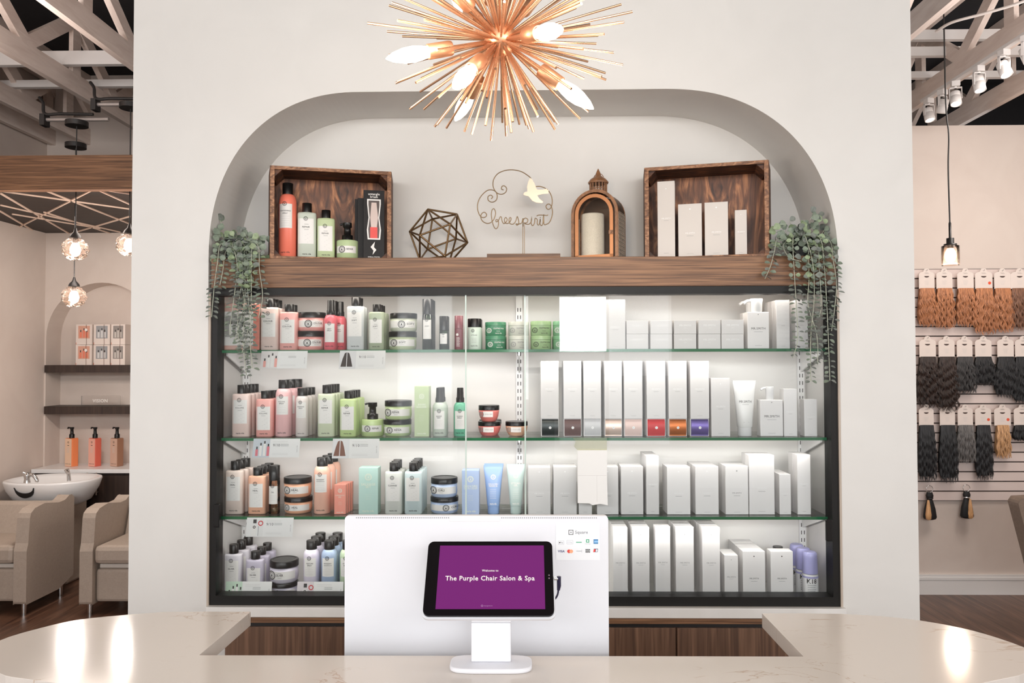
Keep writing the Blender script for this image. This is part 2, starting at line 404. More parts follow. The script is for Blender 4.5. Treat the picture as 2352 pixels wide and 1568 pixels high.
# walnut fascia beam and the dropped dark ceiling with pale strips
ZD = wz(435, 4.5, 200); ZD2 = wz(356, 4.5, 200)
mb = MB(); mb.b2((XLW, 4.5, ZD), (-1.6, 4.56, ZD2)); struct(mb.obj('trim_2', WALNUT))
DZ = ZD + .03
mb = MB(); mb.b2((XLW, 4.56, DZ), (-1.6, YA, DZ + .03)); struct(mb.obj('ceiling_wash', grain('dark_walnut_panel', (20, 13, 10), (44, 30, 23), (3, 30, 3), 0.6)))
SEG = [((215, 948), (648, 1118)), ((470, 945), (75, 1145)), ((480, 945), (648, 1020)), ((480, 945), (648, 968)), ((0, 955), (648, 1045)), ((0, 965), (365, 1172)),
       ((0, 1025), (600, 1160)), ((648, 1082), (410, 1180)), ((0, 1055), (210, 1172)), ((220, 1060), (590, 1178)), ((60, 1070), (500, 1142))]
cs = thing('ceiling_lattice', 'pale strips crossing in triangles on the dark wood ceiling', 'ceiling decoration', (-2.8, 5.3, DZ))
for (a, b) in SEG:
    p = UZ(a[0] / 2.177, a[1] / 2.177, DZ - .004); q = UZ(b[0] / 2.177, b[1] / 2.177, DZ - .004)
    p.y = min(max(p.y, 4.57), YA - .01); q.y = min(max(q.y, 4.57), YA - .01)
    d = q - p; m = MB(); o = Vector((-2.8, 5.3, DZ))
    m.box((p + q) / 2 - o, (d.length, .011, .008), 0, Matrix.Rotation(math.atan2(d.y, d.x), 3, 'Z')); m.obj('strip', mat('pale_strip', (226, 200, 182), 0.4), cs)

# ------------------------------------------------------------------ wash room furniture
cb = thing('storage_cabinet', 'dark wood cabinet with two slim vertical handles under arched niche', 'cabinet', (ax, 6.05, 0))
cw = ar
m = MB(); m.b2((-cw, .02, .0), (cw, .145, zc - .03)); m.obj('body', DARKOAK, cb)
for s in (-1, 1):
    m = MB(); m.b2((min(0, s * cw) + .004, 0, .08), (max(0, s * cw) - .004, .02, zc - .05)); d = m.obj('door', DARKOAK, cb)
    hx = wx(205 if s < 0 else 226, 6.05, 1110) - ax; zz = wz(1084, 6.05, 215), wz(1135, 6.05, 215)
    m = MB(); m.tube([(hx, -.03, zz[0]), (hx, -.03, zz[1])], .006); m.tube([(hx, -.03, zz[0] - .02), (hx, 0, zz[0] - .02)], .004); m.tube([(hx, -.03, zz[1] + .02), (hx, 0, zz[1] + .02)], .004)
    m.obj('handle', mat('brushed_steel', (205, 190, 178), 0.3, 0.9), d)
mb = MB(); mb.b2((ax - ar, 6.03, zc - .03), (ax + ar, YA2 - .002, zc + .001)); tag(mb.obj('countertop', WHITE, bevel=.002), 'white counter slab at the foot of the arched niche', 'countertop')
SHZ = []
for (a, b, w) in ((838, 855, 'upper'), (933, 951, 'lower')):
    z1, z0 = wz(a, 6.17, 200), wz(b, 6.17, 200); SHZ.append(z1)
    mb = MB(); mb.b2((ax - ar + .002, 6.18, z0), (ax + ar - .002, YA2, z1)); tag(mb.obj('floating_shelf', DARKOAK), '%s dark wood floating shelf in the arched niche' % w, 'shelf', 'dark shelves in the arched niche')
# gift boxes 3 x 2
GP = [(210, 160, 140), (150, 152, 155), (140, 134, 130)]
for c, (a, b) in enumerate(((173, 210), (214, 251), (254, 286))):
    for r in range(2):
        Yf = 6.22; x0, x1 = wx(a, Yf), wx(b, Yf); hgt = (wz(741, Yf) - SHZ[0]) / 2 
        t = thing('gift_box', '%s gift box with bottle picture, %s of two, %s' % (('pink', 'grey', 'pale')[c], ('lower', 'upper')[r], ('beside the arch edge', 'in middle stack', 'beside the white wall')[c]), 'box', ((x0 + x1) / 2, Yf, SHZ[0] + r * hgt), 0, 'gift boxes on the arched niche shelf')
        w = x1 - x0; m = MB(); m.b2((-w / 2, 0, 0), (w / 2, .12, hgt - .002)); m.obj('carton_body', cm((224, 212, 204)), t)
        f = Flat(); f.rect(-w * .36, hgt * .3, w * .36, hgt * .92, 0); 
        for j, xx in enumerate((-.2, .0, .18)):
            f.rect(w * xx - w * .07, hgt * .34, w * xx + w * .07, hgt * (.62 + .08 * (j == 1)), 1, 1); f.rect(w * xx - w * .03, hgt * (.62 + .08 * (j == 1)), w * xx + w * .03, hgt * (.72 + .08 * (j == 1)), 2, 1)
        f.rect(-w * .5, 0, -w * .47, hgt * .1, 3, 1)
        f.build('picture', [cm(GP[c]), cm(((225, 130, 105), (205, 205, 205), (190, 184, 178))[c]), INK, cm((200, 110, 80))], t, flatfn(0))
        m = MB(); m.tube([(w * .16, -.003, 0), (w * .14, -.003, hgt - .002)], .0015, 5); m.obj('cord', cm((110, 70, 50)), t)
        if c == 0: m = MB(); m.tube([(w * .15, -.004, hgt * .72), (w * .15, -.008, hgt * .72)], .012, 12); m.obj('tag', LABEL, t)
# acrylic sign
Yf = 6.25; x0, x1 = wx(186, Yf), wx(274, Yf); h = wz(907, Yf) - SHZ[1]
t = thing('acrylic_sign', 'clear acrylic sign block with faint letters on niche shelf', 'sign', ((x0 + x1) / 2, Yf, SHZ[1]))
w = x1 - x0; m = MB(); m.b2((-w / 2, 0, 0), (w / 2, .02, h)); m.obj('block', thin_glass('acrylic', (250, 250, 250), 1.49, 0.05, extra=.06), t, bevel=.002)
Flat().text('VISION', 0, h * .35, h * .32, 0, 1, .02).build('lettering', [mat('frosted_letter', (240, 236, 232), .4)], t, flatfn(0))
# pump bottles
for (pa, pb, c1, c2, w_) in ((149, 177, (236, 200, 172), (235, 140, 92), 'peach'), (203, 230, (236, 178, 160), (220, 108, 90), 'coral pink'), (253, 281, (206, 172, 152), (160, 116, 92), 'tan')):
    Yf = 6.2; x0, x1 = wx(pa, Yf), wx(pb, Yf); h = wz(1005, Yf) - zc; w = x1 - x0
    t = thing('pump_bottle', '%s pump bottle with black pump standing in the arched niche' % w_, 'bottle', ((x0 + x1) / 2, Yf + .02, zc), math.radians(-24), 'large pump bottles in the arched niche')
    m = MB(); m.b2((-w * .42, -w * .3, 0), (w * .42, w * .3, h)); m.obj('body', [mat('tinted_' + w_.replace(' ', '_'), c2, .2)], t, bevel=.006)
    f = Flat(); f.rect(-w * .40, .004, w * .40, h - .004, 0).emblem(-.0, h * .86, w * .09, 1); f.rect(-w * .1, h * .74, w * .1, h * .76, 1, 1)
    for q in range(5): f.rect(-w * .16, h * (.5 + q * .04), w * .12, h * (.51 + q * .04), 2, 1)
    f.text('maria nila', 0, h * .08, w * .10, 1, 1); f.build('label', [cm(c1), INK, PALEINK], t, flatfn(-w * .3))
    m = MB(); m.lathe([(w * .2, 0), (w * .2, .03), (w * .13, .035), (w * .12, .07), (w * .16, .075), (w * .16, .088)], (0, 0, h)); m.tube([(0, 0, h + .082), (-w * .45, -.0, h + .084), (-w * .5, 0, h + .074)], .006); m.obj('pump', BLACK, t)

# basins
def basin(cx, label):
    zt = wz(1103, 5.62, 100); t = thing('wash_basin', label, 'wash basin', (cx, 5.72, 0), 0, 'white ceramic wash basins')
    m = MB(); a, b = .325, .27
    m.se([(a * .62, b * .5, zt - .19), (a * .80, b * .72, zt - .16), (a * .95, b * .92, zt - .07), (a, b, zt - .012), (a * .99, b * .99, zt), (a * .93, b * .9, zt + .002), (a * .86, b * .8, zt - .02), (a * .7, b * .6, zt - .1), (a * .4, b * .35, zt - .12)], (0, 0, 0), 40, 2.4)
    m.obj('bowl', WHITE, t)
    # black neck rest crescent on the front
    f = Flat(); P = []; cxn = -.055
    for i in range(17): u = -1 + i / 8; P.append((cxn + .078 * u, zt - .03 - .075 * math.sqrt(max(0, 1 - u * u)) ))
    for i in range(16, -1, -1): u = -1 + i / 8; P.append((cxn + .074 * u, zt - .028 - .042 * math.sqrt(max(0, 1 - u * u))))
    V = [(x, z) for x, z in P]; fs = [(i, i + 1, 32 - i, 33 - i) for i in range(16)]
    mm = MB()
    def fr(x, z, d):
        k = 1 - (zt - z) * 1.0; return (x, -b * k * (1 - (abs(x) / (a * k)) ** 2.4) ** (1 / 2.4) - d, z)
    n_ = len(V); mm.add([fr(x, z, .008) for x, z in V], fs); mm.add([fr(x, z, -.03) for x, z in V], fs)
    mm.add([fr(x, z, .008) for x, z in V] + [fr(x, z, -.03) for x, z in V], [(i, (i + 1) % n_, n_ + (i + 1) % n_, n_ + i) for i in range(n_)])
    mm.obj('neck_rest', mat('black_rubber', (22, 22, 24), .5), t)
    m = MB(); m.lathe([(.024, 0), (.022, .012), (.02, .03), (.024, .05), (.02, .068), (.006, .074)], (-.07, -.2, zt)); m.tube(smooth_path([(-.07, -.2, zt + .05), (-.03, -.2, zt + .055), (0, -.2, zt + .02), (.0, -.2, zt + .005)]), .013); m.tube([(-.07, -.2, zt + .06), (-.095, -.21, zt + .075)], .008); m.obj('tap', CHROME, t)
    m = MB(); m.tube([(.19, -.12, zt), (.185, -.12, zt + .05), (.175, -.13, zt + .085)], [.014, .012, .018], 12); m.tube([(.175, -.13, zt + .075), (.2, -.15, zt + .06)], .01); m.obj('hand_shower', CHROME, t)
    m = MB(); m.b2((-.17, -.1, 0), (.17, .16, zt - .18)); m.obj('pedestal', LINEN, t, bevel=.02)
    return t
basin(wx(100, 5.6, 1120), 'white ceramic wash basin with black crescent neck rest and chrome tap')
basin(wx(100, 5.6, 1120) + 1.03, 'white ceramic wash basin behind the feature wall, beyond the second chair')

def wash_chair(cx, label):
    Y0 = 4.93; t = thing('wash_chair', label, 'chair', (cx, Y0, 0), 0, 'greige salon wash chairs'); D = .52; W = .70
    for s in (-1, 1):
        xo = s * W / 2; xi = s * (W / 2 - .085)
        prof = [(0, .075), (0, .42), (.015, .47), (.03, .63), (.04, .66), (.08, .685), (.18, .70), (.28, .685), (.34, .675), (.41, .68), (.46, .705), (.49, .706), (D, .68), (D, .13), (.35, .075)]
        m = MB(); m.prism(prof, min(xo, xi), max(xo, xi), 0, 'x'); m.obj('armrest', LINEN, t, bevel=.022)
        for y in (.05, D - .08):
            l = MB(); l.lathe([(.014, 0), (.017, .08)], (s * (W / 2 - .045), y, 0), 16); l.obj('leg', CHROME, t)
    iw = W / 2 - .09
    m = MB(); m.b2((-iw, .0, .335), (iw, .46, .455)); m.obj('seat', LINEN, t, bevel=.03)
    m = MB(); m.b2((-iw, .03, .085), (iw, .09, .30)); m.obj('footrest', LINEN, t, bevel=.02)
    m = MB(); m.b2((-iw + .02, .04, .303), (iw - .02, .08, .330)); m.obj('footrest_hinge', mat('pale_bar', (205, 198, 190), .35), t, bevel=.005)
    m = MB(); m.box((0, .42, .47), (iw * 2, .09, .40), 0, Matrix.Rotation(math.radians(-18), 3, 'X')); m.obj('backrest', LINEN, t, bevel=.035)
    m = MB(); m.b2((-iw, .1, .1), (iw, .46, .33)); m.obj('base_frame', LINEN, t, bevel=.01)
wash_chair(wx(52, 4.95, 1250) - .31, 'greige leather wash chair at the frame edge below the white basin')
wash_chair(wx(201, 4.95, 1250) + .31, 'greige leather wash chair partly hidden by the white feature wall')

# crystal globe pendants
CRYS = thin_glass('faceted_crystal', (255, 240, 232), 1.42, 0.03, milk=.10)
BULB = mat('warm_bulb', (255, 240, 225), .3, emit=(255, 226, 196), es=8)
def crystal(px, py, Y, label, zc_):
    c = U(px, py, Y); t = thing('globe_pendant', label, 'pendant lamp', (c.x, c.y, c.z), 0, 'crystal globe pendants in the wash room')
    R = .072; m = MB(); rnd = random.Random(3); rows, seg = 9, 14; rings = []
    for i in range(rows):
        ph = math.radians(-72 + 140 * i / (rows - 1)); ring = []
        for j in range(seg):
            th = 2 * math.pi * (j + .5 * (i % 2)) / seg; r = R * (1 + .09 * ((i + j) % 2) + rnd.uniform(-.03, .03)); ring.append((r * math.cos(ph) * math.cos(th), r * math.cos(ph) * math.sin(th), r * .92 * math.sin(ph)))
        rings.append(ring)
    m.loft(rings, 0, False, False, False); m.obj('crystal_shade', CRYS, t)
    m = MB(); m.lathe([(.008, -.045), (.026, -.03), (.032, -.005), (.024, .025), (.012, .04)], (0, 0, 0), 16); m.obj('bulb', BULB, t)
    m = MB(); m.lathe([(.036, .068), (.03, .085), (.012, .105), (.006, .13)], (0, 0, 0), 20); m.lathe([(.014, .03), (.014, .07)], (0, 0, 0), 12); m.obj('cap', BLKM, t)
    m = MB(); m.tube([(0, 0, .12), (0, 0, zc_ - c.z)], .0035, 6); m.obj('cord', BLKM, t)
    m = MB(); m.lathe([(.065, zc_ - c.z), (.065, zc_ - c.z + .03)], (0, 0, 0), 24); m.obj('canopy', BLKM, t)
    l = bpy.data.lights.new('pendant_glow', 'POINT'); l.energy = 16; l.color = (1, .90, .82); l.shadow_soft_size = .04
    lo = bpy.data.objects.new('pendant_glow', l); COL.objects.link(lo); lo.location = (c.x, c.y, c.z - .13)
crystal(173, 572, 4.64, 'faceted glass globe pendant, upper one of the two in full view', wz(290, 4.64, 177))
crystal(170, 681, 5.02, 'faceted glass globe pendant hanging lower, before the arched niche', wz(340, 5.02, 173))
crystal(297, 562, 4.64, 'faceted glass globe pendant cut off by the white feature wall', wz(250, 4.64, 290))
for (a, b, z_, Y, lab) in (((108, 275), (250, 271), 0, 4.64, 'dark conduit bar carrying the canopy of the upper globe pendant'), ((225, 240), (300, 240), 0, 4.64, 'dark conduit bar near the white wall edge')):
    p, q = U(a[0], a[1], Y), U(b[0], b[1], Y); q.z = p.z
    mb = MB(); mb.tube([p, q], .013, 8, 1); mb.tube(smooth_path([p + Vector((-.05, 0, .14)), p + Vector((-.02, -.01, .10)), p + Vector((0, -.02, .03)), p + Vector((.1, -.02, .03)), p + Vector((.3, -.02, .025))]), .01, 6)
    mb.b2((p.x - .03, Y - .03, p.z - .04), (p.x, Y + .03, p.z + .03)); tag(mb.obj('conduit', [mat('conduit_black', (30, 28, 28), .5), mat('conduit_steel', (168, 160, 156), .4, .4)]), lab, 'conduit', 'conduits under the trusses')
# ------------------------------------------------------------------ retail side, right of the feature wall
Yp = 4.38; c = U(2183, 587, Yp)
t = thing('cube_pendant', 'single pendant lamp with clear glass cylinder shade on black cord', 'pendant lamp', c)
r = .0465; hh = wz(565, Yp, 2183) - c.z
m = MB(); m.lathe([(r, -hh), (r, hh), (r - .003, hh), (r - .003, -hh)], (0, 0, 0), 36, cap0=False, cap1=False); m.lathe([(r, hh), (.02, hh)], cap0=False, cap1=False); m.obj('glass_shade', thin_glass('clear_shade', (255, 244, 236), 1.25, 0, milk=.14), t)
m = MB(); m.lathe([(.006, -.042), (.024, -.028), (.031, 0), (.026, .022), (.014, .045)], n=18); m.obj('bulb', BULB, t)
m = MB(); m.lathe([(.034, hh + .003), (.034, hh + .012), (.02, hh + .014), (.02, hh + .045), (.007, hh + .047), (.007, hh + .13), (.004, hh + .14)], n=20); m.lathe([(.016, .04), (.016, hh + .003)], n=12); m.obj('socket', BLKM, t)
zt = 3.95 - c.z; m = MB(); m.tube(smooth_path([(0, 0, hh + .12), (-.004, 0, .5), (.002, 0, .7), (-.012, 0, .9), (-.015, 0, zt)]), .0045, 6); m.obj('cord', BLKM, t)
l = bpy.data.lights.new('cube_pendant_glow', 'POINT'); l.energy = 6; l.color = (1, .82, .66); l.shadow_soft_size = .05
lo = bpy.data.objects.new('cube_pendant_glow', l); COL.objects.link(lo); lo.location = (c.x, c.y - .0, c.z - .12)

zt = ZJ - .002
mb = MB(); mb.b2((2.735, 3.5, zt - .02), (2.765, 5.25, zt)); tag(mb.obj('light_track', mat('white_metal', (225, 222, 220), .4)), 'slim white ceiling track screwed under a whitewashed truss', 'track')
HEADS = [(2347, 4.16, 'cut by the frame edge'), (2300, 4.36, 'second from the frame edge'), (2240, 4.6, 'in the middle of the row'), (2191, 4.85, 'fourth from the frame edge'), (2165, 5.0, 'beside the pendant cord'), (2140, 5.17, 'deepest, beside the feature wall')]
LENS = mat('spot_lens', (255, 250, 240), .3, emit=(255, 244, 228), es=6)
def head(x, Y, label, az, tilt, i):
    t = thing('track_light', label, 'spotlight', (2.75, Y, zt - .02), az, 'white spotlights on the ceiling track'); t.scale = (.76,) * 3
    m = MB(); m.b2((-.032, -.03, -.045), (.032, .03, 0)); m.obj('adapter', 'W' and mat('white_metal'), t, bevel=.003)
    m = MB(); m.b2((-.047, -.012, -.06), (.047, .012, -.052)); m.b2((-.047, -.012, -.15), (-.043, .012, -.052)); m.b2((.043, -.012, -.15), (.047, .012, -.052)); m.tube([(0, 0, -.045), (0, 0, -.06)], .012); m.obj('yoke', mat('white_metal'), t)
    rot = Matrix.Rotation(tilt, 3, 'X'); o = Vector((0, 0, -.145))
    m = MB(); m.lathe([(.030, .062), (.040, .055), (.041, .02), (.039, .018), (.039, .012), (.042, .010), (.043, -.055), (.038, -.057), (.036, -.045)], n=28, cap1=False); m.v = [tuple(rot @ Vector(v) + o) for v in m.v]; hd = m.obj('lamp_head', mat('white_metal'), t)
    m = MB(); m.lathe([(.0365, -.046), (.0365, -.044)], n=24); m.v = [tuple(rot @ Vector(v) + o) for v in m.v]; m.obj('lens', LENS, hd)
for i, (px, Y, w) in enumerate(HEADS): head(px, Y, 'white cylindrical track spotlight ' + w, math.radians((20, 12, 5, -20, 25, 10)[i]), math.radians((-22, -24, -14, -20, 18, -16)[i]), i)

# slatwall
YS = YR - .02; zs0, zs1 = wz(1150, YS, 2200), wz(617, YS, 2200); xs0 = 2.35
SLW = grain('slatwall_panel_paint', (214, 198, 192), (218, 203, 197), (3, 3, 3), .45); GRV = mat('slat_groove', (62, 50, 46), .6)
mb = MB(); mb.b2((xs0, YS + .008, zs0), (5.05, YR - .001, zs1), 1); nsl = 24; hs = (zs1 - zs0) / nsl
for i in range(nsl): mb.b2((xs0, YS, zs0 + i * hs + .0045), (5.05, YS + .012, zs0 + (i + 1) * hs - .0045))
tag(mb.obj('slatwall_panel', [SLW, GRV]), 'pale slatwall display panel with dark horizontal grooves', 'display panel')

def hair_mesh(w0, w1, L, cols, curl, seed, ragged=.08, n=90):
    rnd = random.Random(seed); m = MB()
    core = []
    K = 14
    for i in range(K + 1):
        t = i / K; w = (w0 + (w1 - w0) * min(1, t * 1.6)) / 2 * (1 - .25 * max(0, t - .85) / .15); z = -L * t * .96
        core.append([(w * math.cos(a), .016 * math.sin(a), z) for a in [2 * math.pi * k / 12 for k in range(12)]])
    m.loft(core, 0)
    NC = 8; cl = [(rnd.uniform(0, 6.28), rnd.uniform(.85, 1.15)) for _ in range(NC)]
    for k in range(n):
        u = rnd.uniform(-1, 1); ci = min(NC - 1, int((u + 1) / 2 * NC)); ph = cl[ci][0] + rnd.gauss(0, .45); fr = cl[ci][1] * (2 * math.pi / .068); Lk = L * (1 - ragged + 2 * ragged * rnd.random() * (1 - .3 * abs(u)))
        amp = curl * rnd.uniform(.7, 1.2); N = 30; pts = []; yo = rnd.random(); uc = -1 + 2 * (ci + .5) / NC
        for i in range(N + 1):
            t = i / N; w = (w0 + (w1 - w0) * min(1, t * 1.6)) / 2; z = -Lk * t; g = min(1, t * 3); ue = u + (uc - u) * .45 * max(0, t - .6) / .4
            pts.append(Vector((ue * w + amp * g * math.sin(fr * z + ph), -.017 - .012 * yo * g + amp * .5 * g * math.cos(fr * z + ph) - .006 * (1 - u * u), z)))
        wd = rnd.uniform(.0009, .0024) ; vs = []
        for i, p in enumerate(pts):
            q = wd * (1 - .7 * i / N); vs += [(p.x - q, p.y, p.z), (p.x, p.y - q * .7, p.z), (p.x + q, p.y, p.z)]
        fs = []
        for i in range(N): a = 3 * i; fs += [(a, a + 1, a + 4, a + 3), (a + 1, a + 2, a + 5, a + 4)]
        m.add(vs, fs, 1 + k % 2, True)
    return m
def hmat(n_, a, b): return [grain(n_ + '_core', a, b, (60, 60, 8), .6), grain(n_ + '_strand', b, tuple(min(255, int(v * 1.18 + 4)) for v in b), (90, 90, 20), .4), grain(n_ + '_strand_deep', a, b, (90, 90, 20), .45)]
HM = dict(copper=hmat('copper_hair', (136, 84, 52), (178, 118, 78)), brunette=hmat('brunette_hair', (88, 56, 40), (128, 88, 64)), darkb=hmat('dark_brown_hair', (30, 20, 16), (50, 34, 27)),
          black=hmat('black_hair', (12, 12, 13), (28, 27, 29)), smoke=hmat('smoke_hair', (62, 60, 60), (104, 100, 98)), offb=hmat('soft_black_hair', (30, 29, 30), (56, 54, 54)), blond=hmat('honey_hair', (150, 110, 74), (196, 152, 108)))
CARD = mat('hang_card', (226, 214, 206), .55); RED = mat('red_sticker', (226, 84, 50), .5)
def pack(x0, x1, yt, yb, hy, kind, w_, label, curl, red=False, gr='', hw=1.0):
    Y = YS - .045; p0, p1 = U(x0, yb, Y), U(x1, yt, Y); w = p1.x - p0.x; h = p1.z - p0.z; cx = (p0.x + p1.x) / 2
    t = thing('hair_extension_pack', label, 'hair extension', (cx, Y, p0.z), 0, gr)
    m = MB(); P = [(-w / 2, 0), (w / 2, 0), (w / 2, h * .72), (w * .40, h * .80), (w * .22, h * .84), (w * .14, h * .97), (0, h * 1.0), (-w * .14, h * .97), (-w * .22, h * .84), (-w * .40, h * .80), (-w / 2, h * .72)]
    m.prism(P, 0, .002); cd = m.obj('card', CARD, t)
    f = Flat(); cz = h * .62
    P = [(-w * .16, cz)] + [(w * .16 * math.cos(a), cz - h * .07 * math.sin(a)) for a in [math.pi * k / 8 for k in range(8, -1, -1)]]
    f.poly(P[1:], 0, 1); f.rect(-w * .14, h * .77, w * .10, h * .776, 0, 1).rect(-w * .08, h * .745, w * .15, h * .751, 0, 1).rect(-w * .12, h * .72, w * .06, h * .725, 1, 1); 
    for q in range(4): f.rect(-w * (.16 - .02 * q), h * (.38 - q * .06), w * (.16 - .02 * q), h * (.39 - q * .06), 1, 1)
    if red: Flat().poly([(w * .33 + w * .09 * math.cos(a), h * .28 + w * .09 * math.sin(a)) for a in [k * math.pi / 8 for k in range(16)]], 0, 1).build('sticker', [RED], cd, flatfn(0))
    f.build('card_print', [mat('dark_slot', (60, 40, 34), .6), PALEINK], cd, flatfn(0))
    m = MB(); m.tube([(0, .045, h * .9), (0, -.01, h * .9), (0, -.012, h * .93)], .0022, 6); m.obj('peg_hook', CHROME, t)
    hb = wz(hy, Y, (x0 + x1) / 2); L = p0.z - hb
    ob = hair_mesh(w * .9 * hw, w * 1.12 * hw * w_, L, None, curl, int(x0 + yt), n=250).obj('hair', HM[kind], t, loc=(0, .012, .004), fixn=False)
    return t
ROW = [(616, 663), (771, 820), (928, 977)]
XS = [(2111, 2146), (2151, 2187), (2199, 2236), (2240, 2279), (2284, 2321), (2322, 2362)]
A = ['copper'] * 5 + ['brunette']; EA = [748, 752, 748, 765, 760, 755]
PW = ['first beside the white wall', 'second from the white wall', 'third from the white wall', 'fourth from the white wall', 'fifth from the white wall', 'cut by the frame edge']
for i in range(6): pack(*XS[i], *ROW[0], EA[i], A[i], 1.05, '%s wavy hair extension on white card, top row, %s' % (A[i], PW[i]), .006, i == 3, 'hair extensions in the top row')
A = ['darkb', 'darkb', 'offb', 'black', 'black', 'black']; AN = ['dark brown', 'dark brown', 'smoky black', 'black', 'black', 'black']; EA = [932, 940, 902, 884, 910, 925]
XS2 = [(2112, 2149), (2156, 2192), (2198, 2233), (2240, 2277), (2291, 2328), (2332, 2368)]
for i in range(6): pack(*XS2[i], *ROW[1], EA[i], A[i], 1.22, '%s curly hair extension on white card, middle row, %s' % (AN[i], PW[i]), .009 if i < 2 else .005, False, 'hair extensions in the middle row')
A = ['black', 'black', 'smoke', 'black', 'blond', 'black']; AN = ['black', 'black', 'smoke grey', 'black', 'honey blond', 'short black']; EA = [1100, 1103, 1060, 1098, 1050, 1012]; HW = [1, 1, 1, .85, .75, .95]
XS3 = [(2111, 2144), (2159, 2193), (2200, 2234), (2240, 2276), (2284, 2321), (2329, 2366)]
for i in range(6): pack(*XS3[i], *ROW[2], EA[i], A[i], 1.08, '%s straight hair extension on white card, bottom row, %s' % (AN[i], PW[i]), .0035, i in (3, 4), 'hair extensions in the bottom row', HW[i])
for (px, y0, y1, k, lab) in ((2135, 1130, 1193, 0, 'black ponytail hair piece hanging from a ring, nearest white wall'), (2220, 1128, 1190, 1, 'black and blond ponytail hair piece hanging from a steel ring')):
    Y = YS - .04; a, b = U(px, y0, Y), U(px, y1, Y); t = thing('ponytail_piece', lab, 'hair piece', (a.x, Y, a.z), 0, 'ponytail pieces hanging below the cards')
    m = MB(); m.tube([(.024 * math.cos(q), 0, .022 + .024 * math.sin(q)) for q in [i * math.pi / 12 for i in range(24)]], .0022, 6, closed=True); m.obj('ring', CHROME, t)
    L = a.z - b.z; s = 1 if k else 1
    def drop(ws, x0_, mi, m, yo=0): m.se([(w_, w_ * .5 + .004, -L * tt) for tt, w_ in ws][::-1], (x0_, yo, 0), 16, 2.2, mi)
    m = MB(); drop([(0, .018), (.12, .026), (.22, .022), (.24, .016), (.3, .022), (.6, .038), (.9, .046), (.97, .040), (1, .02)], 0, 0, m); m.obj('hair', HM['black'][0], t)
    m = MB(); drop([(.27, .006), (.5, .013), (.8, .02), (.95, .018), (.99, .006)], .012 if k else -.02, 0, m, -.02); m.obj('highlight_strand', HM['blond' if k else 'blond'][1], t)
    m = MB(); m.tube([(-.02, -.0, -L * .22), (0, -.02, -L * .22), (.02, 0, -L * .22)], .006); m.obj('hair_band', CHROME if k else HM['black'][0], t)
# chair at the frame edge
p = U(2338, 1150, 4.6); t = thing('styling_chair', 'taupe upholstered chair back cut off by the frame edge', 'chair', (p.x + .27, 4.6, 0))
TA = grain('taupe_leather', (120, 104, 92), (136, 118, 104), (40, 40, 40), .5)
zt_ = wz(1141, 4.6, 2340); zb_ = wz(1300, 4.6, 2340)
m = MB(); m.prism([(-.30, zt_ - .03), (-.28, zt_), (.25, zt_ + .03), (.27, zt_), (.22, zb_ - .1), (-.19, zb_ - .1), (-.22, zb_ + .05)], -.05, .05); m.obj('backrest', TA, t, bevel=.02)
m = MB(); m.b2((-.18, -.45, .40), (.26, .02, .50)); m.obj('seat', TA, t, bevel=.03)
m = MB(); m.lathe([(.24, .0), (.24, .02), (.05, .035), (.035, .05), (.035, .40)], (0.04, -.2, 0)); m.obj('pedestal', CHROME, t)
m = MB(); m.b2((.22, -.42, .5), (.27, -.02, .66)); m.obj('armrest', TA, t, bevel=.01)

# ------------------------------------------------------------------ niche: beam, cabinet frame, shelves
ZB1 = wz(590, YW, 1200); ZB0 = wz(658, YW, 1200)
BL, BR = wx(483, YW, 620), wx(1923, YW, 620)
mb = MB(); mb.b2((BL + .003, YW + .001, ZB0), (BR - .003, YB - .001, ZB1)); tag(mb.obj('shelf_beam', WALNUT, bevel=.0015), 'long walnut mantel beam across the arched niche', 'shelf')
# black sliding-door frame
fz1 = ZB0 - .001; fz0 = wz(1392, YW, 1200); xl, xr = wx(482, YW), wx(1925, YW)
cab = thing('cabinet_frame', 'black frame and white lining of the glazed display cabinet', 'cabinet', (0, YW, fz0))
o = Vector((0, YW, fz0))
def fr(a, b, nm, mt, par=cab, bevel=0):
    m = MB(); m.b2([a[i] - o[i] for i in range(3)], [b[i] - o[i] for i in range(3)]); return m.obj(nm, mt, par, bevel=bevel)
TR = mat('black_aluminium', (30, 29, 28), .45, spec=.25)
zr = wz(676, YW, 1200)
fr((xl, YW + .003, zr), (xr, YW + .07, fz1), 'top_rail', TR); zbm = wz(1370, YW, 1200)
fr((xl, YW + .003, fz0), (xr, YW + .07, zbm), 'bottom_rail', TR)
fr((xl, YW + .003, zbm), (xl + .027, YW + .07, zr), 'side_rail', TR); fr((xr - .027, YW + .003, zbm), (xr, YW + .07, zr), 'side_rail', TR)
ZDK = .705
LIN_ = mat('white_laminate', (226, 224, 221), .5)
fr((xl + .004, YW + .07, fz0 + .0), (xr - .004, YB - .004, ZDK), 'deck', LIN_)
fr((xl + .002, YW + .07, ZDK), (xl + .006, YB - .004, ZB0 - .002), 'side_panel', LIN_); fr((xr - .006, YW + .07, ZDK), (xr - .002, YB - .004, ZB0 - .002), 'side_panel', LIN_)
fr((xl + .006, YB - .01, ZDK), (xr - .006, YB - .003, ZB0 - .002), 'back_panel', LIN_)
for (px, a, b, s) in ((498, 1157, 1210, 1), (1903, 1192, 1242, -1)):
    x = wx(px, YW, 1190); m = MB(); m.b2((x - .012, -.008, wz(b, YW, px) - fz0), (x + .012, .006, wz(a, YW, px) - fz0)); m.obj('door_pull', BLACK, cab, bevel=.003)
for px in (711, 752): 
    p = U(px, 683, 3.02); m = MB(); m.lathe([(.006, 0), (.006, .006)], (p.x, p.y - YW, p.z - fz0 + .01), 12); m.obj('puck_light', mat('led', (255, 250, 240), .3, emit=(255, 240, 220), es=5), cab)
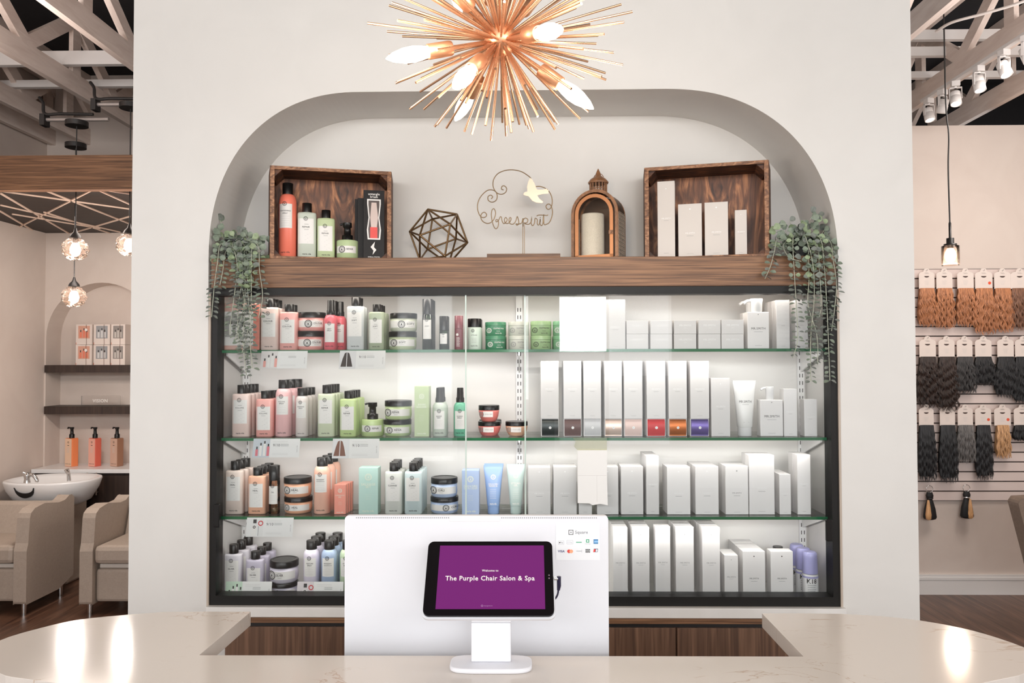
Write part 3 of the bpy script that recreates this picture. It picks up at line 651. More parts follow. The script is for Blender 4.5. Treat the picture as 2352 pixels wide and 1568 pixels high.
# glass doors
GL = thin_glass('door_glass', (254, 255, 255), 1.40, 0.0); GE = mat('polished_glass_edge', (205, 222, 214), .15)
def door(pa, pb, Y, lab, edge):
    x0, x1 = pa, pb; t = thing('glass_door', lab, 'door', ((x0 + x1) / 2, Y, zbm - .01), 0, 'sliding glass doors'); w = (x1 - x0) / 2; h = zr + .01 - (zbm - .01)
    m = MB(); m.b2((-w, 0, 0), (w, .005, h)); m.obj('pane', GL, t)
    m = MB(); m.b2((edge * w - .0008 if edge > 0 else -w - .0045, -.0015, .0), (w + .0045 if edge > 0 else -w + .0008, .0065, h)); m.obj('polished_edge', GE, t)
door(xl + .02, wx(1069, YW + .02, 850), YW + .018, 'clear sliding glass door over the colourful bottles, edge beside red bowls', 1)
door(wx(1207, YW + .04, 850), xr - .02, YW + .040, 'clear sliding glass door over the white cartons', -1)
# white sheet on the door glass, standing in for a reflected door sign
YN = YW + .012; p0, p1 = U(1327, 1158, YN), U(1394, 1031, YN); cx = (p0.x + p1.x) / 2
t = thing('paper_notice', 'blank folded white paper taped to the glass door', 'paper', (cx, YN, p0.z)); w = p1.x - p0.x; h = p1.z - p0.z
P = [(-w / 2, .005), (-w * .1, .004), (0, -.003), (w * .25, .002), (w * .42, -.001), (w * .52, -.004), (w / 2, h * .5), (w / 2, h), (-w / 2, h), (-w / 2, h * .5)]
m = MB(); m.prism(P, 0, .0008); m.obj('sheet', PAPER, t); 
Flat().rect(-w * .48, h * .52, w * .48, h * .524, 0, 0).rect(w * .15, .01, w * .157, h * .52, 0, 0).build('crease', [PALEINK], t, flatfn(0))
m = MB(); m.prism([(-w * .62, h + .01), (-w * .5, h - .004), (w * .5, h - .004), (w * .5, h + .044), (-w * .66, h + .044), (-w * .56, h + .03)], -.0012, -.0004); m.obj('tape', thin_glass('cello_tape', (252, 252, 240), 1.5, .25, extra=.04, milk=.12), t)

# shelf standards with slots, brackets
def standard(px, lab, br):
    Y = YB - .012; x = wx(px, Y, 900); t = thing('shelf_standard', lab, 'shelf bracket', (x, Y, ZDK), 0, 'slotted shelf standards'); H = ZB0 - ZDK - .01
    m = MB(); m.b2((-.014, -.012, 0), (.014, -.0005, H)); m.obj('upright', WHITE, t)
    f = Flat(); k = 0; z = .02
    while z < H - .04: 
        for s in (-1, 1): f.rect(s * .006 - .0016, z, s * .006 + .0016, z + .016, 0, 0)
        z += .0315
    f.build('slots', [mat('slot_dark', (48, 46, 44), .7)], t, flatfn(-.012))
    for zz in SZ:
        m = MB(); za = zz - .011 - ZDK; m.prism([(-.012, za - .085), (-.012, za), (-.225, za), (-.225, za - .012)], -.003, .003, 0, 'x'); m.obj('bracket', WHITE, t)
SZ = [wz(802, 3.0, 1200), wz(1005, 3.0, 1200), wz(1186, 3.0, 1200)]
standard(568, 'white slotted shelf standard at the pink bottle end', 1); standard(1193, 'white slotted shelf standard in the middle of the cabinet', 0); standard(1838, 'white slotted shelf standard at the white carton end', 1)
GSH = thin_glass('shelf_glass', (247, 252, 249), 1.5, 0.0); GEG = mat('green_glass_edge', (52, 118, 80), .12, coat=.5)
for i, (zz, nm) in enumerate(zip(SZ, ('top', 'middle', 'bottom'))):
    x0, x1 = wx((505, 499, 503)[i], 3.0, 900), wx((1905, 1897, 1902)[i], 3.0, 900)
    x0 = max(x0, xl + .021); x1 = min(x1, xr - .021)
    t = thing('glass_shelf', '%s glass shelf with green edge inside the display cabinet' % nm, 'shelf', ((x0 + x1) / 2, 3.0, zz - .0105), 0, 'glass shelves in the display cabinet'); w = (x1 - x0) / 2
    m = MB(); m.b2((-w, .003, 0), (w, .262, .010)); m.obj('pane', GSH, t)
    m = MB(); m.b2((-w, -.002, -.0005), (w, .003, .0105)); m.obj('front_edge', GEG, t)
# ------------------------------------------------------------------ products
def body_mat(c): return cm(tuple(int(v + (255 - v) * .13) for v in c), .3)
def lines(f, w, z1, z0, n, m=2, x0=-.36, x1=.2):
    for q in range(n):
        z = z1 + (z0 - z1) * q / max(1, n - 1); e = x1 - .12 * ((q * 7) % 3); f.rect(w * x0, z, w * e, z + .0009, m, 1)
def make(kind, name, label, cat, grp, w, h, c, word='', sub='', **o):
    t = thing(name, label, cat, (0, 0, 0), 0, grp); B = body_mat(c); lab = [o.get('lab', LABEL), o.get('ink', INK), PALEINK, GREY]
    if kind == 'bottle':
        a = w / 2; p = 3.4; b = .021; hb = h * .826
        m = MB(); m.se([(a * .95, b * .92, 0), (a, b, .003), (a, b, hb * .955), (a * .97, b * .95, hb * .985), (a * .90, b * .8, hb), (a * .45, b * .8, hb + .001)], n=36, p=p); m.obj('body', B, t)
        r = w * .255; m = MB(); m.lathe([(r, hb + .002), (r, h - .001), (r * .95, h)]); m.obj('cap', BLACK, t)
        f = Flat(); z0, z1 = (hb * .31, hb * .86) if o.get('tall', 1) else (hb * .18, hb * .80)
        f.rect(-a * .86, z0, a * .72, z1, 0, 0, 8); f.emblem(-a * .12, z1 + hb * .0, w * .115, 1)
        f.text(word, -a * .08, z1 - hb * .20, w * .082, 1, 1, .03); f.rect(-w * .13, z1 - hb * .13, w * .09, z1 - hb * .122, 3, 1); f.rect(-w * .14, z1 - hb * .245, w * .1, z1 - hb * .238, 3, 1)
        lines(f, w, z1 - hb * .32, z0 + hb * .03, 8); f.text('maria nila', 0, hb * .07, w * .075, 1, 1, .04)
        f.build('label', lab, t, onto(a, b, p)); d = .042
    elif kind == 'can':
        a = w / 2; hb = h * .845; m = MB()
        m.lathe([(a * .93, 0), (a, .003), (a, hb * .86), (a * .97, hb * .91), (a * .86, hb * .965), (a * .66, hb), (a * .6, hb + .001)], n=36); m.obj('body', B, t)
        r = w * o.get('cr', .33); m = MB(); m.lathe([(r, hb), (r, h - .001), (r * .95, h)]); m.obj('cap', BLACK, t)
        f = Flat(); z0, z1 = hb * .46, hb * .84; f.rect(-a * .72, z0, a * .72, z1, 0, 0, 12); f.emblem(-a * .06, z1, w * .13, 1); f.text(word, 0, z1 - hb * .12, w * .07, 1, 1, .03, a * 1.2); f.text(sub, 0, z1 - hb * .16, w * .07, 1, 1, .03, a * 1.2)
        for q in range(5): f.rect(-a * .5, z1 - hb * (.2 + q * .035), a * .5, z1 - hb * (.2 + q * .035) + .0008, 2, 1, 4)
        f.text('maria nila', 0, hb * .07, w * .085, 1, 1, .04); f.build('label', lab, t, onto(a, a)); d = w
    elif kind == 'jar':
        a = w / 2; hl = h * .30; hb = h - hl; m = MB(); m.lathe([(a * .86, 0), (a * .94, .004), (a * .985, hb * .35), (a * .97, hb), (a * .6, hb)], n=44); m.obj('body', B, t)
        m = MB(); m.lathe([(a, hb + .0005), (a, h - .002), (a * .97, h), (a * .8, h), (a * .79, h - .001)], n=44); m.obj('lid', BLACK, t)
        f = Flat(); sx = o.get('sx', 0); f.rect(-a * .90, hb * .28, a * .90, hb * .80, 0, 0, 24); f.emblem(sx * a, hb * .54, hb * .29, 1); f.text(word, sx * a + a * .62, hb * .50, hb * .15, 1, 1, .03, a * .5)
        f.rect(sx * a + a * .48, hb * .70, sx * a + a * .76, hb * .72, 3, 1, 2); f.rect(sx * a + a * .48, hb * .38, sx * a + a * .76, hb * .40, 3, 1, 2)
        f.build('label', lab, t, onto(a * .985, a * .985)); d = w
    elif kind == 'pumpjar':
        a = w / 2; hb = h * .50; m = MB(); m.lathe([(a * .93, 0), (a, .003), (a, hb - .003), (a * .96, hb), (a * .4, hb)], n=40); m.obj('body', B, t)
        m = MB(); r = w * .23; m.lathe([(r * 1.08, hb), (r * 1.08, hb + h * .15), (r * .72, hb + h * .17), (r * .66, hb + h * .36), (r * .9, hb + h * .38), (r * .88, h)], n=24)
        m.tube(smooth_path([(r * .6, -.0, h - h * .03), (-r * .8, -.002, h - h * .03), (-r * 1.5, -.004, h - h * .055)]), h * .028, 8); m.obj('pump', BLACK, t)
        f = Flat(); f.rect(-a * .9, hb * .28, a * .9, hb * .66, 0, 0, 24); f.emblem(-a * .3, hb * .47, hb * .19, 1); f.text(word, a * .42, hb * .44, hb * .10, 1, 1, .03, a * .55); f.build('label', lab, t, onto(a, a)); d = w
    elif kind == 'spray':
        a = w / 2; hb = h * .70; m = MB(); m.lathe([(a * .94, 0), (a, .003), (a, hb * .84), (a * .95, hb * .90), (a * .8, hb * .96), (a * .6, hb), (a * .5, hb + .001)], n=32); m.obj('body', B, t)
        r = a * .62; m = MB(); m.lathe([(r, hb), (r, hb + h * .085), (r * .86, hb + h * .10), (r * .80, h * .985), (r * .74, h)], n=28); m.obj('sprayer', BLACK, t)
        f = Flat(); z0, z1 = hb * .22, hb * .75; f.rect(-a * .74, z0, a * .74, z1, 0, 0, 12); f.emblem(0, z1, w * .14, 1); f.text(word, 0, z1 - hb * .17, w * .085, 1, 1, .03, a * 1.2); f.text(sub, 0, z1 - hb * .22, w * .085, 1, 1, .03, a * 1.1)
        for q in range(5): f.rect(-a * .5, z1 - hb * (.28 + q * .04), a * .5, z1 - hb * (.28 + q * .04) + .0008, 2, 1, 4)
        f.text('maria nila', 0, hb * .09, w * .1, 1, 1, .04); f.build('label', lab, t, onto(a, a)); d = w
    elif kind == 'oil':
        a = w / 2; hb = h * o.get('bf', .66); c = tuple(int(255 - (255 - v) * .30) for v in c); m = MB(); m.lathe([(a * .95, 0), (a, .002), (a, hb - .002), (a * .9, hb)], n=28); m.obj('body', [thin_glass('tinted_bottle_%d_%d_%d' % c, c, 1.5, .02, extra=.03)], t)
        m = MB(); m.lathe([(a * .84, .004), (a * .86, hb * .42), (a * .2, hb * .43)], n=24); m.obj('liquid', [thin_glass('oil_%d_%d_%d' % c, tuple(int(v * .93) for v in c), 1.2, .05, extra=.02)], t)
        m = MB(); m.lathe([(a * .97, hb), (a * .97, h - .001), (a * .92, h)], n=28); m.obj('cap', BLACK, t)
        f = Flat(); z0, z1 = hb * .30, hb * .84; f.rect(-a * .78, z0, a * .78, z1, 0, 0, 12); f.emblem(-a * .05, z1, w * .17, 1); f.text(word, 0, z1 - hb * .2, w * .11, 1, 1, .03, a * 1.2)
        for q in range(4): f.rect(-a * .5, z1 - hb * (.28 + q * .05), a * .5, z1 - hb * (.28 + q * .05) + .0008, 2, 1, 4)
        f.build('label', lab, t, onto(a, a)); d = w
    elif kind == 'serum':
        a = w / 2; m = MB(); m.lathe([(a * .96, 0), (a, .002), (a, h * .615)], n=28); m.obj('body', B, t); m = MB(); m.lathe([(a * .985, h * .62), (a * .985, h - .001), (a * .9, h)], n=28); m.obj('cap', B, t)
        f = Flat(); f.ring(-a * .3, h * .44, 0, w * .15, 0, 0, 16)
        for q in range(8): f.rect(-a * .5, h * (.34 - q * .035), a * (.2 + .1 * (q % 2)), h * (.345 - q * .035) + .001, 0, 0, 3)
        f.build('label', [LABEL], t, onto(a, a)); d = w
    elif kind == 'milk':
        a = w / 2; hb = h * .72; m = MB(); m.lathe([(a * .96, 0), (a, .003), (a, hb - .002), (a * .97, hb)], n=36); m.obj('body', B, t); m = MB(); m.lathe([(a, hb + .001), (a, h - .002), (a * .96, h)], n=36); m.obj('cap', BLACK, t)
        f = Flat(); f.emblem(-a * .2, hb * .84, w * .12, 0, 0); f.text(word, 0, hb * .62, w * .07, 0, 0, .02, a); 
        for q in range(4): f.rect(-a * .35, hb * (.5 - q * .06), a * .3, hb * (.5 - q * .06) + .0008, 1, 0, 4)
        f.text('maria nila', 0, hb * .14, w * .08, 0, 0, .03); f.build('label', [INK, GREY], t, onto(a, a)); d = w
    elif kind == 'tin':
        a = w / 2; hl = h * .30; m = MB(); m.lathe([(a * .97, 0), (a, .002), (a, h - hl)], n=44); m.obj('body', B, t); m = MB(); m.lathe([(a * 1.01, h - hl + .0006), (a * 1.01, h - .002), (a * .98, h)], n=44); m.obj('lid', B, t)
        f = Flat(); q = o.get('sx', -.6) * a; f.emblem(q, h * .36, h * .19, 0, 0); f.text('maria nila', q + a * .9, h * .12, h * .085, 0, 0, .03, a * .6); f.text(word, q + a * .9, h * .46, h * .10, 0, 0, .03, a * .95); f.rect(q + a * .7, h * .3, q + a * 1.05, h * .32, 0, 0, 3)
        f.build('label', [o.get('ink', INK)], t, onto(a, a)); d = w
    elif kind == 'bowl':
        a = w / 2; hl = h * .30; hb = h - hl; m = MB(); m.lathe([(a * .62, 0), (a * .72, .003), (a * .9, hb * .45), (a * .98, hb * .85), (a * .985, hb), (a * .5, hb)], n=40); m.obj('body', B, t)
        m = MB(); m.lathe([(a, hb + .0005), (a, h - .002), (a * .97, h)], n=40); m.obj('lid', BLACK, t)
        f = Flat(); f.rect(-a * .5, hb * .42, a * .42, hb * .92, 0, 0, 10); f.emblem(-a * .68, hb * .66, hb * .22, 3); f.text(word, 0, hb * .62, hb * .11, 3, 1, .02, a * .7); f.build('label', [LABEL, INK, PALEINK, GREY], t, onto(a * 1.0, a * 1.0)); d = w
    elif kind == 'tube':
        a = w / 2; hc = h * .16; rb = a * .62; R = []
        for z, ka, kb in ((hc, .60, .60), (hc + .004, .64, .62), (h * .45, .74, .46), (h * .75, .88, .22), (h * .93, .98, .06), (h * .94, 1, .035), (h, 1, .035)): R.append((a * ka, a * kb, z))
        m = MB(); m.se(R, n=32, p=2.4); m.obj('body', B, t); m = MB(); m.lathe([(rb * .9, 0), (rb * .94, .002), (rb * .94, hc)], n=28); m.obj('cap', o.get('capm', B), t)
        def fn(x, z, lay):
            i = 0
            while i < len(R) - 2 and R[i + 1][2] < z: i += 1
            k = (z - R[i][2]) / (R[i + 1][2] - R[i][2]); aa = R[i][0] + (R[i + 1][0] - R[i][0]) * k; bb = R[i][1] + (R[i + 1][1] - R[i][1]) * k
            q = min(.99, abs(x) / aa); return (x, -bb * (1 - q ** 2.4) ** (1 / 2.4) - .0006 - .0004 * lay, z)
        f = Flat()
        if o.get('smith'): f.text('MR.SMITH', 0, h * .60, w * .10, 0, 0, .04, w * .52); f.rect(-w * .14, h * .565, w * .14, h * .57, 1, 0); f.rect(-w * .12, h * .25, w * .12, h * .253, 1, 0)
        else:
            f.emblem(0, h * .76, w * .13, 0, 0); f.text(word, 0, h * .60, w * .085, 0, 0, .03, w * .5); f.text(sub, 0, h * .56, w * .085, 0, 0, .03, w * .45)
            for q in range(6): f.rect(-w * .16, h * (.5 - q * .035), w * .16, h * (.504 - q * .035), 0, 0, 2)
            f.text('maria nila', 0, h * .2, w * .09, 0, 0, .03, w * .34)
        f.build('label', [o.get('ink', LABEL), GREY], t, fn); d = a * 1.25
    elif kind == 'carton':
        d = o.get('d', w); m = MB(); m.b2((-w / 2, -d / 2, 0), (w / 2, d / 2, h)); m.obj('carton_body', o.get('bm', B), t, bevel=.0006)
        f = Flat(); sm = o.get('smith'); ink = o.get('ink', FOIL)
        if sm:
            if h / w < .9: f.text('MR.SMITH', 0, h * .56, h * .13, 0, 0, .04, w * .6); f.rect(-w * .06, h * .42, w * .06, h * .435, 0, 0)
            else:
                zc_ = h * (.43 if h / w < 2.6 else .50); f.text('MR.SMITH', 0, zc_, min(w * .105, .0055), 0, 0, .03, w * .62); f.rect(-w * .14, zc_ - w * .10, w * .14, zc_ - w * .088, 1, 0); f.rect(-w * .14, h * .05, w * .14, h * .053, 1, 0)
                f.ring(0, h * .9, 0, w * .03, 0, 0, 8)
        elif o.get('plain'): pass
        else:
            f.emblem(0, h * .80, w * .18, 0, 0); f.text(word, 0, h * .62, w * .12, 0, 0, .03, w * .8); f.text(sub, 0, h * .585 - .003, w * .12, 0, 0, .03, w * .8); f.text('maria nila', 0, h * .05, w * .11, 0, 0, .03, w * .6)
            for q in range(4): f.rect(-w * .16, h * (.42 - q * .035), w * .16, h * (.423 - q * .035), 0, 0)
        if f.it: f.build('lettering', [ink, FOILG], t, flatfn(-d / 2 - .0004))
    elif kind == 'foil':
        d = o.get('d', w); m = MB(); m.b2((-w / 2, -d / 2 + .006, 0), (w / 2, d / 2, h)); m.obj('carton_body', CARTONW, t, bevel=.0006)
        FM = mat('satin_foil_%d_%d_%d' % c, c, .34, .45 if o.get('met', 1) else 0, spec=.25); m = MB(); P = []
        for i in range(11): q = i / 10; P.append((-d / 2 + .006 - .008 * math.sin(math.pi * q) ** .8, h * (.02 + .95 * q)))
        P = P + [(-d / 2 + .006, h * .97), (-d / 2 + .006, h * .02)]; m.prism(P, -w * .46, w * .46, 0, 'x', True); m.obj('foil_panel', FM, t)
        Flat().ring(0, h * .5, 0, w * .075, 0, 0, 16).text('S', 0, h * .5 - .0016, .0035, 1, 1, .06).build('emblem', [FOIL, GREY], t, flatfn(-d / 2 - .0028))
    elif kind == 'pumpsmith':
        d = w * .55; hb = h * o.get('bf', .72); m = MB(); m.b2((-w / 2, -d / 2, 0), (w / 2, d / 2, hb)); m.obj('body', CARTONW, t, bevel=.0025)
        r = w * .2 if not o.get('big') else w * .30; m = MB(); m.lathe([(r * .8, hb), (r * .86, hb + .004), (r * .9, h * .92), (r, h - .004), (r * .95, h)], n=28)
        m.tube(smooth_path([(0, 0, h - r * .3), (-r * 1.4, -.003, h - r * .35), (-r * 2.0, -.005, h - r * .75)]), r * .24, 10); m.obj('pump', WHITE, t)
        Flat().text('MR.SMITH', 0, hb * .52, w * .10, 0, 0, .06, w * .66).rect(-w * .2, hb * .455, w * .2, hb * .462, 1, 0).ring(0, hb * .93, 0, w * .025, 1, 0, 8).rect(-w * .16, hb * .08, w * .16, hb * .086, 1, 0).build('lettering', [mat('black_print', (34, 33, 33), .5), GREY], t, flatfn(-d / 2 - .0004))
    elif kind == 'k18':
        a = w / 2; hb = h * .55; PU = cm((168, 168, 216), .3); m = MB(); m.lathe([(a * .97, 0), (a, .002), (a, hb - .012), (a * .97, hb - .002)], n=32); m.obj('body', WHITE, t)
        m = MB(); m.lathe([(a * 1.005, hb - .016), (a * 1.005, hb - .009)], n=32, cap0=False, cap1=False); m.lathe([(a * .95, hb), (a * .88, h * .9), (a * .84, h * .975), (a * .7, h)], n=32); m.obj('cap', PU, t)
        f = Flat(); f.text('K18', -a * .12, hb * .66, hb * .17, 0, 0, .10, a * 1.15)
        for q, zz in enumerate((.58, .5, .42, .36, .3, .24)): f.rect(-a * .62, hb * zz, a * (.4 - .1 * (q % 2)), hb * (zz + .018), 0 if q > 3 else 1, 0, 4)
        f.build('label', [mat('black_print'), GREY], t, onto(a, a)); d = w
    t['_d'] = d
    return t, d
YF = 3.04
FILE = ['front of its file', 'second in its file', 'third in its file', 'fourth in its file', 'fifth in its file']
SUMM = {}
def put(kind, x0, x1, top, shelf, c, n, name, desc, cat, grp, word='', sub='', base=None, gap=.003, Y=YF, skew=0, **o):
    Zs = {1: SZ[0], 2: SZ[1], 3: SZ[2], 4: ZDK}[shelf] + .0006 if base is None else base
    rnd = kind not in ('carton', 'foil', 'pumpsmith', 'bottle', 'tube'); cy = 900
    Yq = Y
    if rnd: Yq = Y + (x1 - x0) / F * 3.05 / 2
    a, b = U(x0, top, Yq), U(x1, top, Yq); w = b.x - a.x; h = a.z - Zs
    yt = Yq
    lab = desc + (', ' + FILE[0] if n > 1 else '')
    if kind == 'carton' and 'd' not in o: o['d'] = min(w, .05)
    t, d = make(kind, name, lab, cat, grp, w, h, c, word, sub, **o); del t['_d']
    x = (a.x + b.x) / 2; t.location = (x, Y + d / 2, Zs)
    for k in range(1, n):
        if Y + d / 2 + k * (d + gap) + d / 2 > YB - .028: break
        dup(t, (x + k * skew, Y + d / 2 + k * (d + gap), Zs), desc + ', ' + FILE[k])
    return Zs + h + .0006, t
G1, G2, G3, G4 = 'products on the top glass shelf', 'products on the middle glass shelf', 'products on the bottom glass shelf', 'products on the cabinet floor'
# --- top glass shelf
def giftset():
    x0, x1 = wx(506, YF), wx(594, YF); w = x1 - x0; h = wz(694, YF) - SZ[0]
    t = thing('gift_set_box', 'pink gift set box behind the trailing leaves', 'box', ((x0 + x1) / 2, YF, SZ[0] + .0006), math.radians(6)); 
    m = MB(); m.b2((-w / 2, 0, 0), (w / 2, .12, h)); m.obj('carton_body', cm((216, 170, 156)), t, bevel=.004)
    f = Flat(); f.rect(-w * .42, h * .1, w * .34, h * .82, 0, 0); f.rect(-w * .37, h * .28, w * .12, h * .74, 1, 1)
    for q in (-.27, -.1, .03): f.rect(w * q, h * .33, w * (q + .09), h * .55, 0, 2); f.rect(w * (q + .02), h * .55, w * (q + .075), h * .62, 2, 2)
    f.rect(w * .34, 0.002, w * .49, h - .002, 3, 0); f.text('LUMINOUS', 0, h * .755, h * .03, 2, 1); f.build('picture', [LABEL, cm((160, 158, 154)), INK, cm((228, 140, 122))], t, flatfn(0))
giftset()
BT = 'bottle'
put(BT, 597, 638, 685, 1, (236, 208, 198), 3, 'shampoo_bottle', 'pale pink COLOUR shampoo bottle next to the gift set', BT, G1, 'COLOUR')
put(BT, 640, 682, 698, 1, (238, 164, 156), 2, 'conditioner_bottle', 'rose pink COLOUR conditioner bottle next to stacked pink jars', BT, G1, 'COLOUR', tall=0)
b, _ = put('jar', 683, 745, 761, 1, (240, 160, 152), 2, 'hair_mask_jar', 'pink COLOUR hair mask jar, lower of its stack', 'jar', G1, 'COLOUR')
put('jar', 685, 748, 718, 1, (240, 160, 152), 1, 'hair_mask_jar', 'pink COLOUR hair mask jar, upper of its stack', 'jar', G1, 'COLOUR', base=b)
put('spray', 745, 775, 689, 1, (226, 92, 104), 2, 'spray_bottle', 'raspberry red heat spray bottle next to pink jars', BT, G1, 'HEAT', 'SPRAY')
put('spray', 768, 796, 693, 1, (226, 88, 98), 1, 'spray_bottle', 'raspberry red heat spray bottle tucked behind the grey SOFT bottle', BT, G1, 'HEAT', 'SPRAY', Y=YF + .06)
put(BT, 795, 836, 682, 1, (205, 210, 210), 2, 'shampoo_bottle', 'tall pale grey SOFT shampoo bottle', BT, G1, 'SOFT')
put(BT, 845, 882, 698, 1, (158, 170, 142), 3, 'conditioner_bottle', 'sage green SOFT conditioner bottle', BT, G1, 'SOFT', tall=0)
b, _ = put('jar', 893, 957, 762, 1, (178, 192, 150), 2, 'hair_mask_jar', 'sage SOFT hair mask jar, lower of its stack', 'jar', G1, 'SOFT', sx=-.5)
put('jar', 896, 958, 720, 1, (196, 202, 178), 1, 'hair_mask_jar', 'sage SOFT hair mask jar, upper of its stack', 'jar', G1, 'SOFT', base=b)
put('oil', 970, 994, 687, 1, (150, 176, 140), 3, 'hair_oil_bottle', 'tall clear green hair oil bottle with black cap', BT, G1, 'SOFT', bf=.70)
put('oil', 1009, 1030, 726, 1, (90, 140, 100), 2, 'hair_oil_bottle', 'small clear green hair oil bottle beside the mauve tube', BT, G1, 'OIL', bf=.57)
put('serum', 1044, 1064, 725, 1, (132, 76, 84), 1, 'serum_bottle', 'dark mauve cylinder serum bottle', BT, G1)
put('milk', 1074, 1106, 732, 1, (198, 216, 202), 2, 'treatment_bottle', 'pale mint bottle with wide black cap beside green tins', BT, G1, 'STYLING')
for i, (x0, x1, top, c, ink, w_) in enumerate(((1115, 1162, 740, (52, 122, 84), LABEL, 'dark green'), (1168, 1214, 739, (196, 200, 188), GREY, 'pale grey'), (1219, 1266, 738, (150, 184, 128), INK, 'leaf green'), (1270, 1318, 738, (118, 176, 130), LABEL, 'mint green'))):
    b, _ = put('tin', x0, x1, 771, 1, c, 2, 'hair_wax_tin', w_ + ' hair wax tin, lower of its stack', 'tin', G1, 'SCULPTING WAX', ink=ink, sx=-.5)
    put('tin', x0 - .5, x1 + .5, top, 1, c, 1, 'hair_wax_tin', w_ + ' hair wax tin, upper of its stack', 'tin', G1, 'SCULPTING WAX', ink=ink, base=b, sx=-.6)
C_ = (222, 221, 219)
put('carton', 1327, 1378, 690, 1, C_, 2, 'product_carton', 'tall pale carton washed out by the brightest glass reflection', 'box', G1, smith=1, bm=CARTON)
put('carton', 1390, 1436, 688, 1, C_, 2, 'product_carton', 'tall pale carton before the low stacked cartons', 'box', G1, smith=1, bm=CARTON)
for i, (x0, x1) in enumerate(((1439, 1489), (1494, 1544), (1548, 1599), (1604, 1655), (1657, 1708))):
    w_ = ('first', 'second', 'third', 'fourth', 'fifth')[i] + ' pair from the green tins'
    b, _ = put('carton', x0, x1, 767, 1, C_, 1, 'product_carton', 'low pale carton, bottom one of the ' + w_, 'box', G1, smith=1, bm=CARTON, d=.07)
    put('carton', x0, x1, 736.5 - i * .6, 1, C_, 1, 'product_carton', 'low pale carton, top one of the ' + w_, 'box', G1, smith=1, bm=CARTON, d=.07, base=b)
put('pumpsmith', 1716, 1766, 685, 1, C_, 1, 'pump_bottle', 'large white bottle with broad white pump head on top shelf', BT, G1, big=1, bf=.73)
put('pumpsmith', 1706, 1754, 688, 1, C_, 1, 'pump_bottle', 'large white pump bottle behind the front one on top shelf', BT, G1, big=1, bf=.73, Y=YF + .09)
put('carton', 1783, 1813, 689, 1, C_, 3, 'product_carton', 'slim tall white carton beside the big white pump bottle', 'box', G1, smith=1, bm=CARTONW)
put('carton', 1826, 1855, 689, 1, C_, 3, 'product_carton', 'slim tall white carton behind the hanging eucalyptus', 'box', G1, smith=1, bm=CARTONW)
# --- middle shelf
put(BT, 531, 573, 884, 2, (236, 208, 198), 4, 'shampoo_bottle', 'pale pink VOLUME shampoo bottle', BT, G2, 'VOLUME')
put(BT, 586, 626, 898, 2, (238, 160, 150), 3, 'conditioner_bottle', 'salmon pink VOLUME conditioner bottle', BT, G2, 'VOLUME', tall=0)
put('can', 634, 671, 872, 2, (240, 184, 184), 3, 'hairspray_can', 'tall pink volume hairspray can on middle shelf', 'can', G2, 'VOLUME', 'SPRAY', skew=.006)
put('can', 680, 710, 891, 2, (224, 214, 208), 4, 'hairspray_can', 'small beige root spray can on middle shelf', 'can', G2, 'FINISHING', 'SPRAY', cr=.38)
put(BT, 728, 768, 884, 2, (208, 218, 184), 4, 'shampoo_bottle', 'pale green REPAIR shampoo bottle on middle shelf', BT, G2, 'REPAIR')
put(BT, 779, 818, 898, 2, (190, 214, 140), 4, 'conditioner_bottle', 'lime green REPAIR conditioner bottle on middle shelf', BT, G2, 'REPAIR', tall=0)
put('pumpjar', 831, 881, 924, 2, (186, 208, 140), 1, 'pump_jar', 'squat lime green REPAIR pump jar on middle shelf', 'jar', G2, 'REPAIR')
b, _ = put('jar', 882, 945, 962, 2, (186, 208, 146), 2, 'hair_mask_jar', 'lime green REPAIR hair mask jar, lower of its stack', 'jar', G2, 'REPAIR', sx=-.45)
put('jar', 884, 946, 919, 2, (190, 210, 150), 1, 'hair_mask_jar', 'lime green REPAIR hair mask jar, upper of its stack', 'jar', G2, 'REPAIR', base=b, sx=-.65)
put('carton', 952, 985, 887, 2, (184, 204, 154), 2, 'product_carton', 'tall sage green carton beside lime jars', 'box', G2, 'BOND', 'BUILDER', ink=mat('soft_white_print', (232, 238, 222), .5), d=.034)
put('spray', 994, 1026, 890, 2, (190, 200, 186), 2, 'spray_bottle', 'grey green mist spray bottle on middle shelf', BT, G2, 'QUICK', 'DRY')
put('spray', 1042, 1072, 890, 2, (98, 182, 146), 1, 'spray_bottle', 'sea green mist spray bottle at the glass door edge', BT, G2, 'OCEAN', 'SPRAY')
b, _ = put('bowl', 1098, 1150, 967, 2, (226, 112, 104), 2, 'styling_pot', 'coral red rounded pot with black lid, lower of its stack', 'jar', G2, 'DEFINING CREAM')
put('bowl', 1099, 1147, 930, 2, (230, 118, 108), 1, 'styling_pot', 'coral red rounded pot with black lid, upper of its stack', 'jar', G2, 'DEFINING CREAM', base=b)
put('bowl', 1161, 1212, 967, 2, (232, 176, 140), 1, 'styling_pot', 'apricot rounded pot with black lid beside red pots', 'jar', G2, 'STYLING CREAM')
FO = [((70, 74, 74), 1, 'charcoal'), ((92, 52, 42), 0, 'brown'), ((206, 206, 208), 0, 'silver'), ((222, 196, 182), 1, 'champagne'), ((236, 208, 200), 0, 'blush'), ((206, 8, 10), 0, 'bright red'), ((190, 110, 62), 1, 'copper'), ((112, 98, 160), 1, 'violet')]
for (x0, x1), (c, met, nm) in zip(((1243, 1284), (1295, 1336), (1341, 1381), (1389, 1429), (1434, 1476), (1486, 1529), (1536, 1578), (1586, 1629)), FO):
    b, _ = put('foil', x0, x1, 961.5, 2, c, 1, 'colour_sample_box', '%s foil fronted small box under a tall carton' % nm, 'box', G2, met=met, d=.06)
    put('carton', x0 - 1, x1 - 1, 829, 2, C_, 3, 'product_carton', 'tall pale carton standing above the %s foil box' % nm, 'box', G2, smith=1, bm=CARTON, base=b, d=.034)
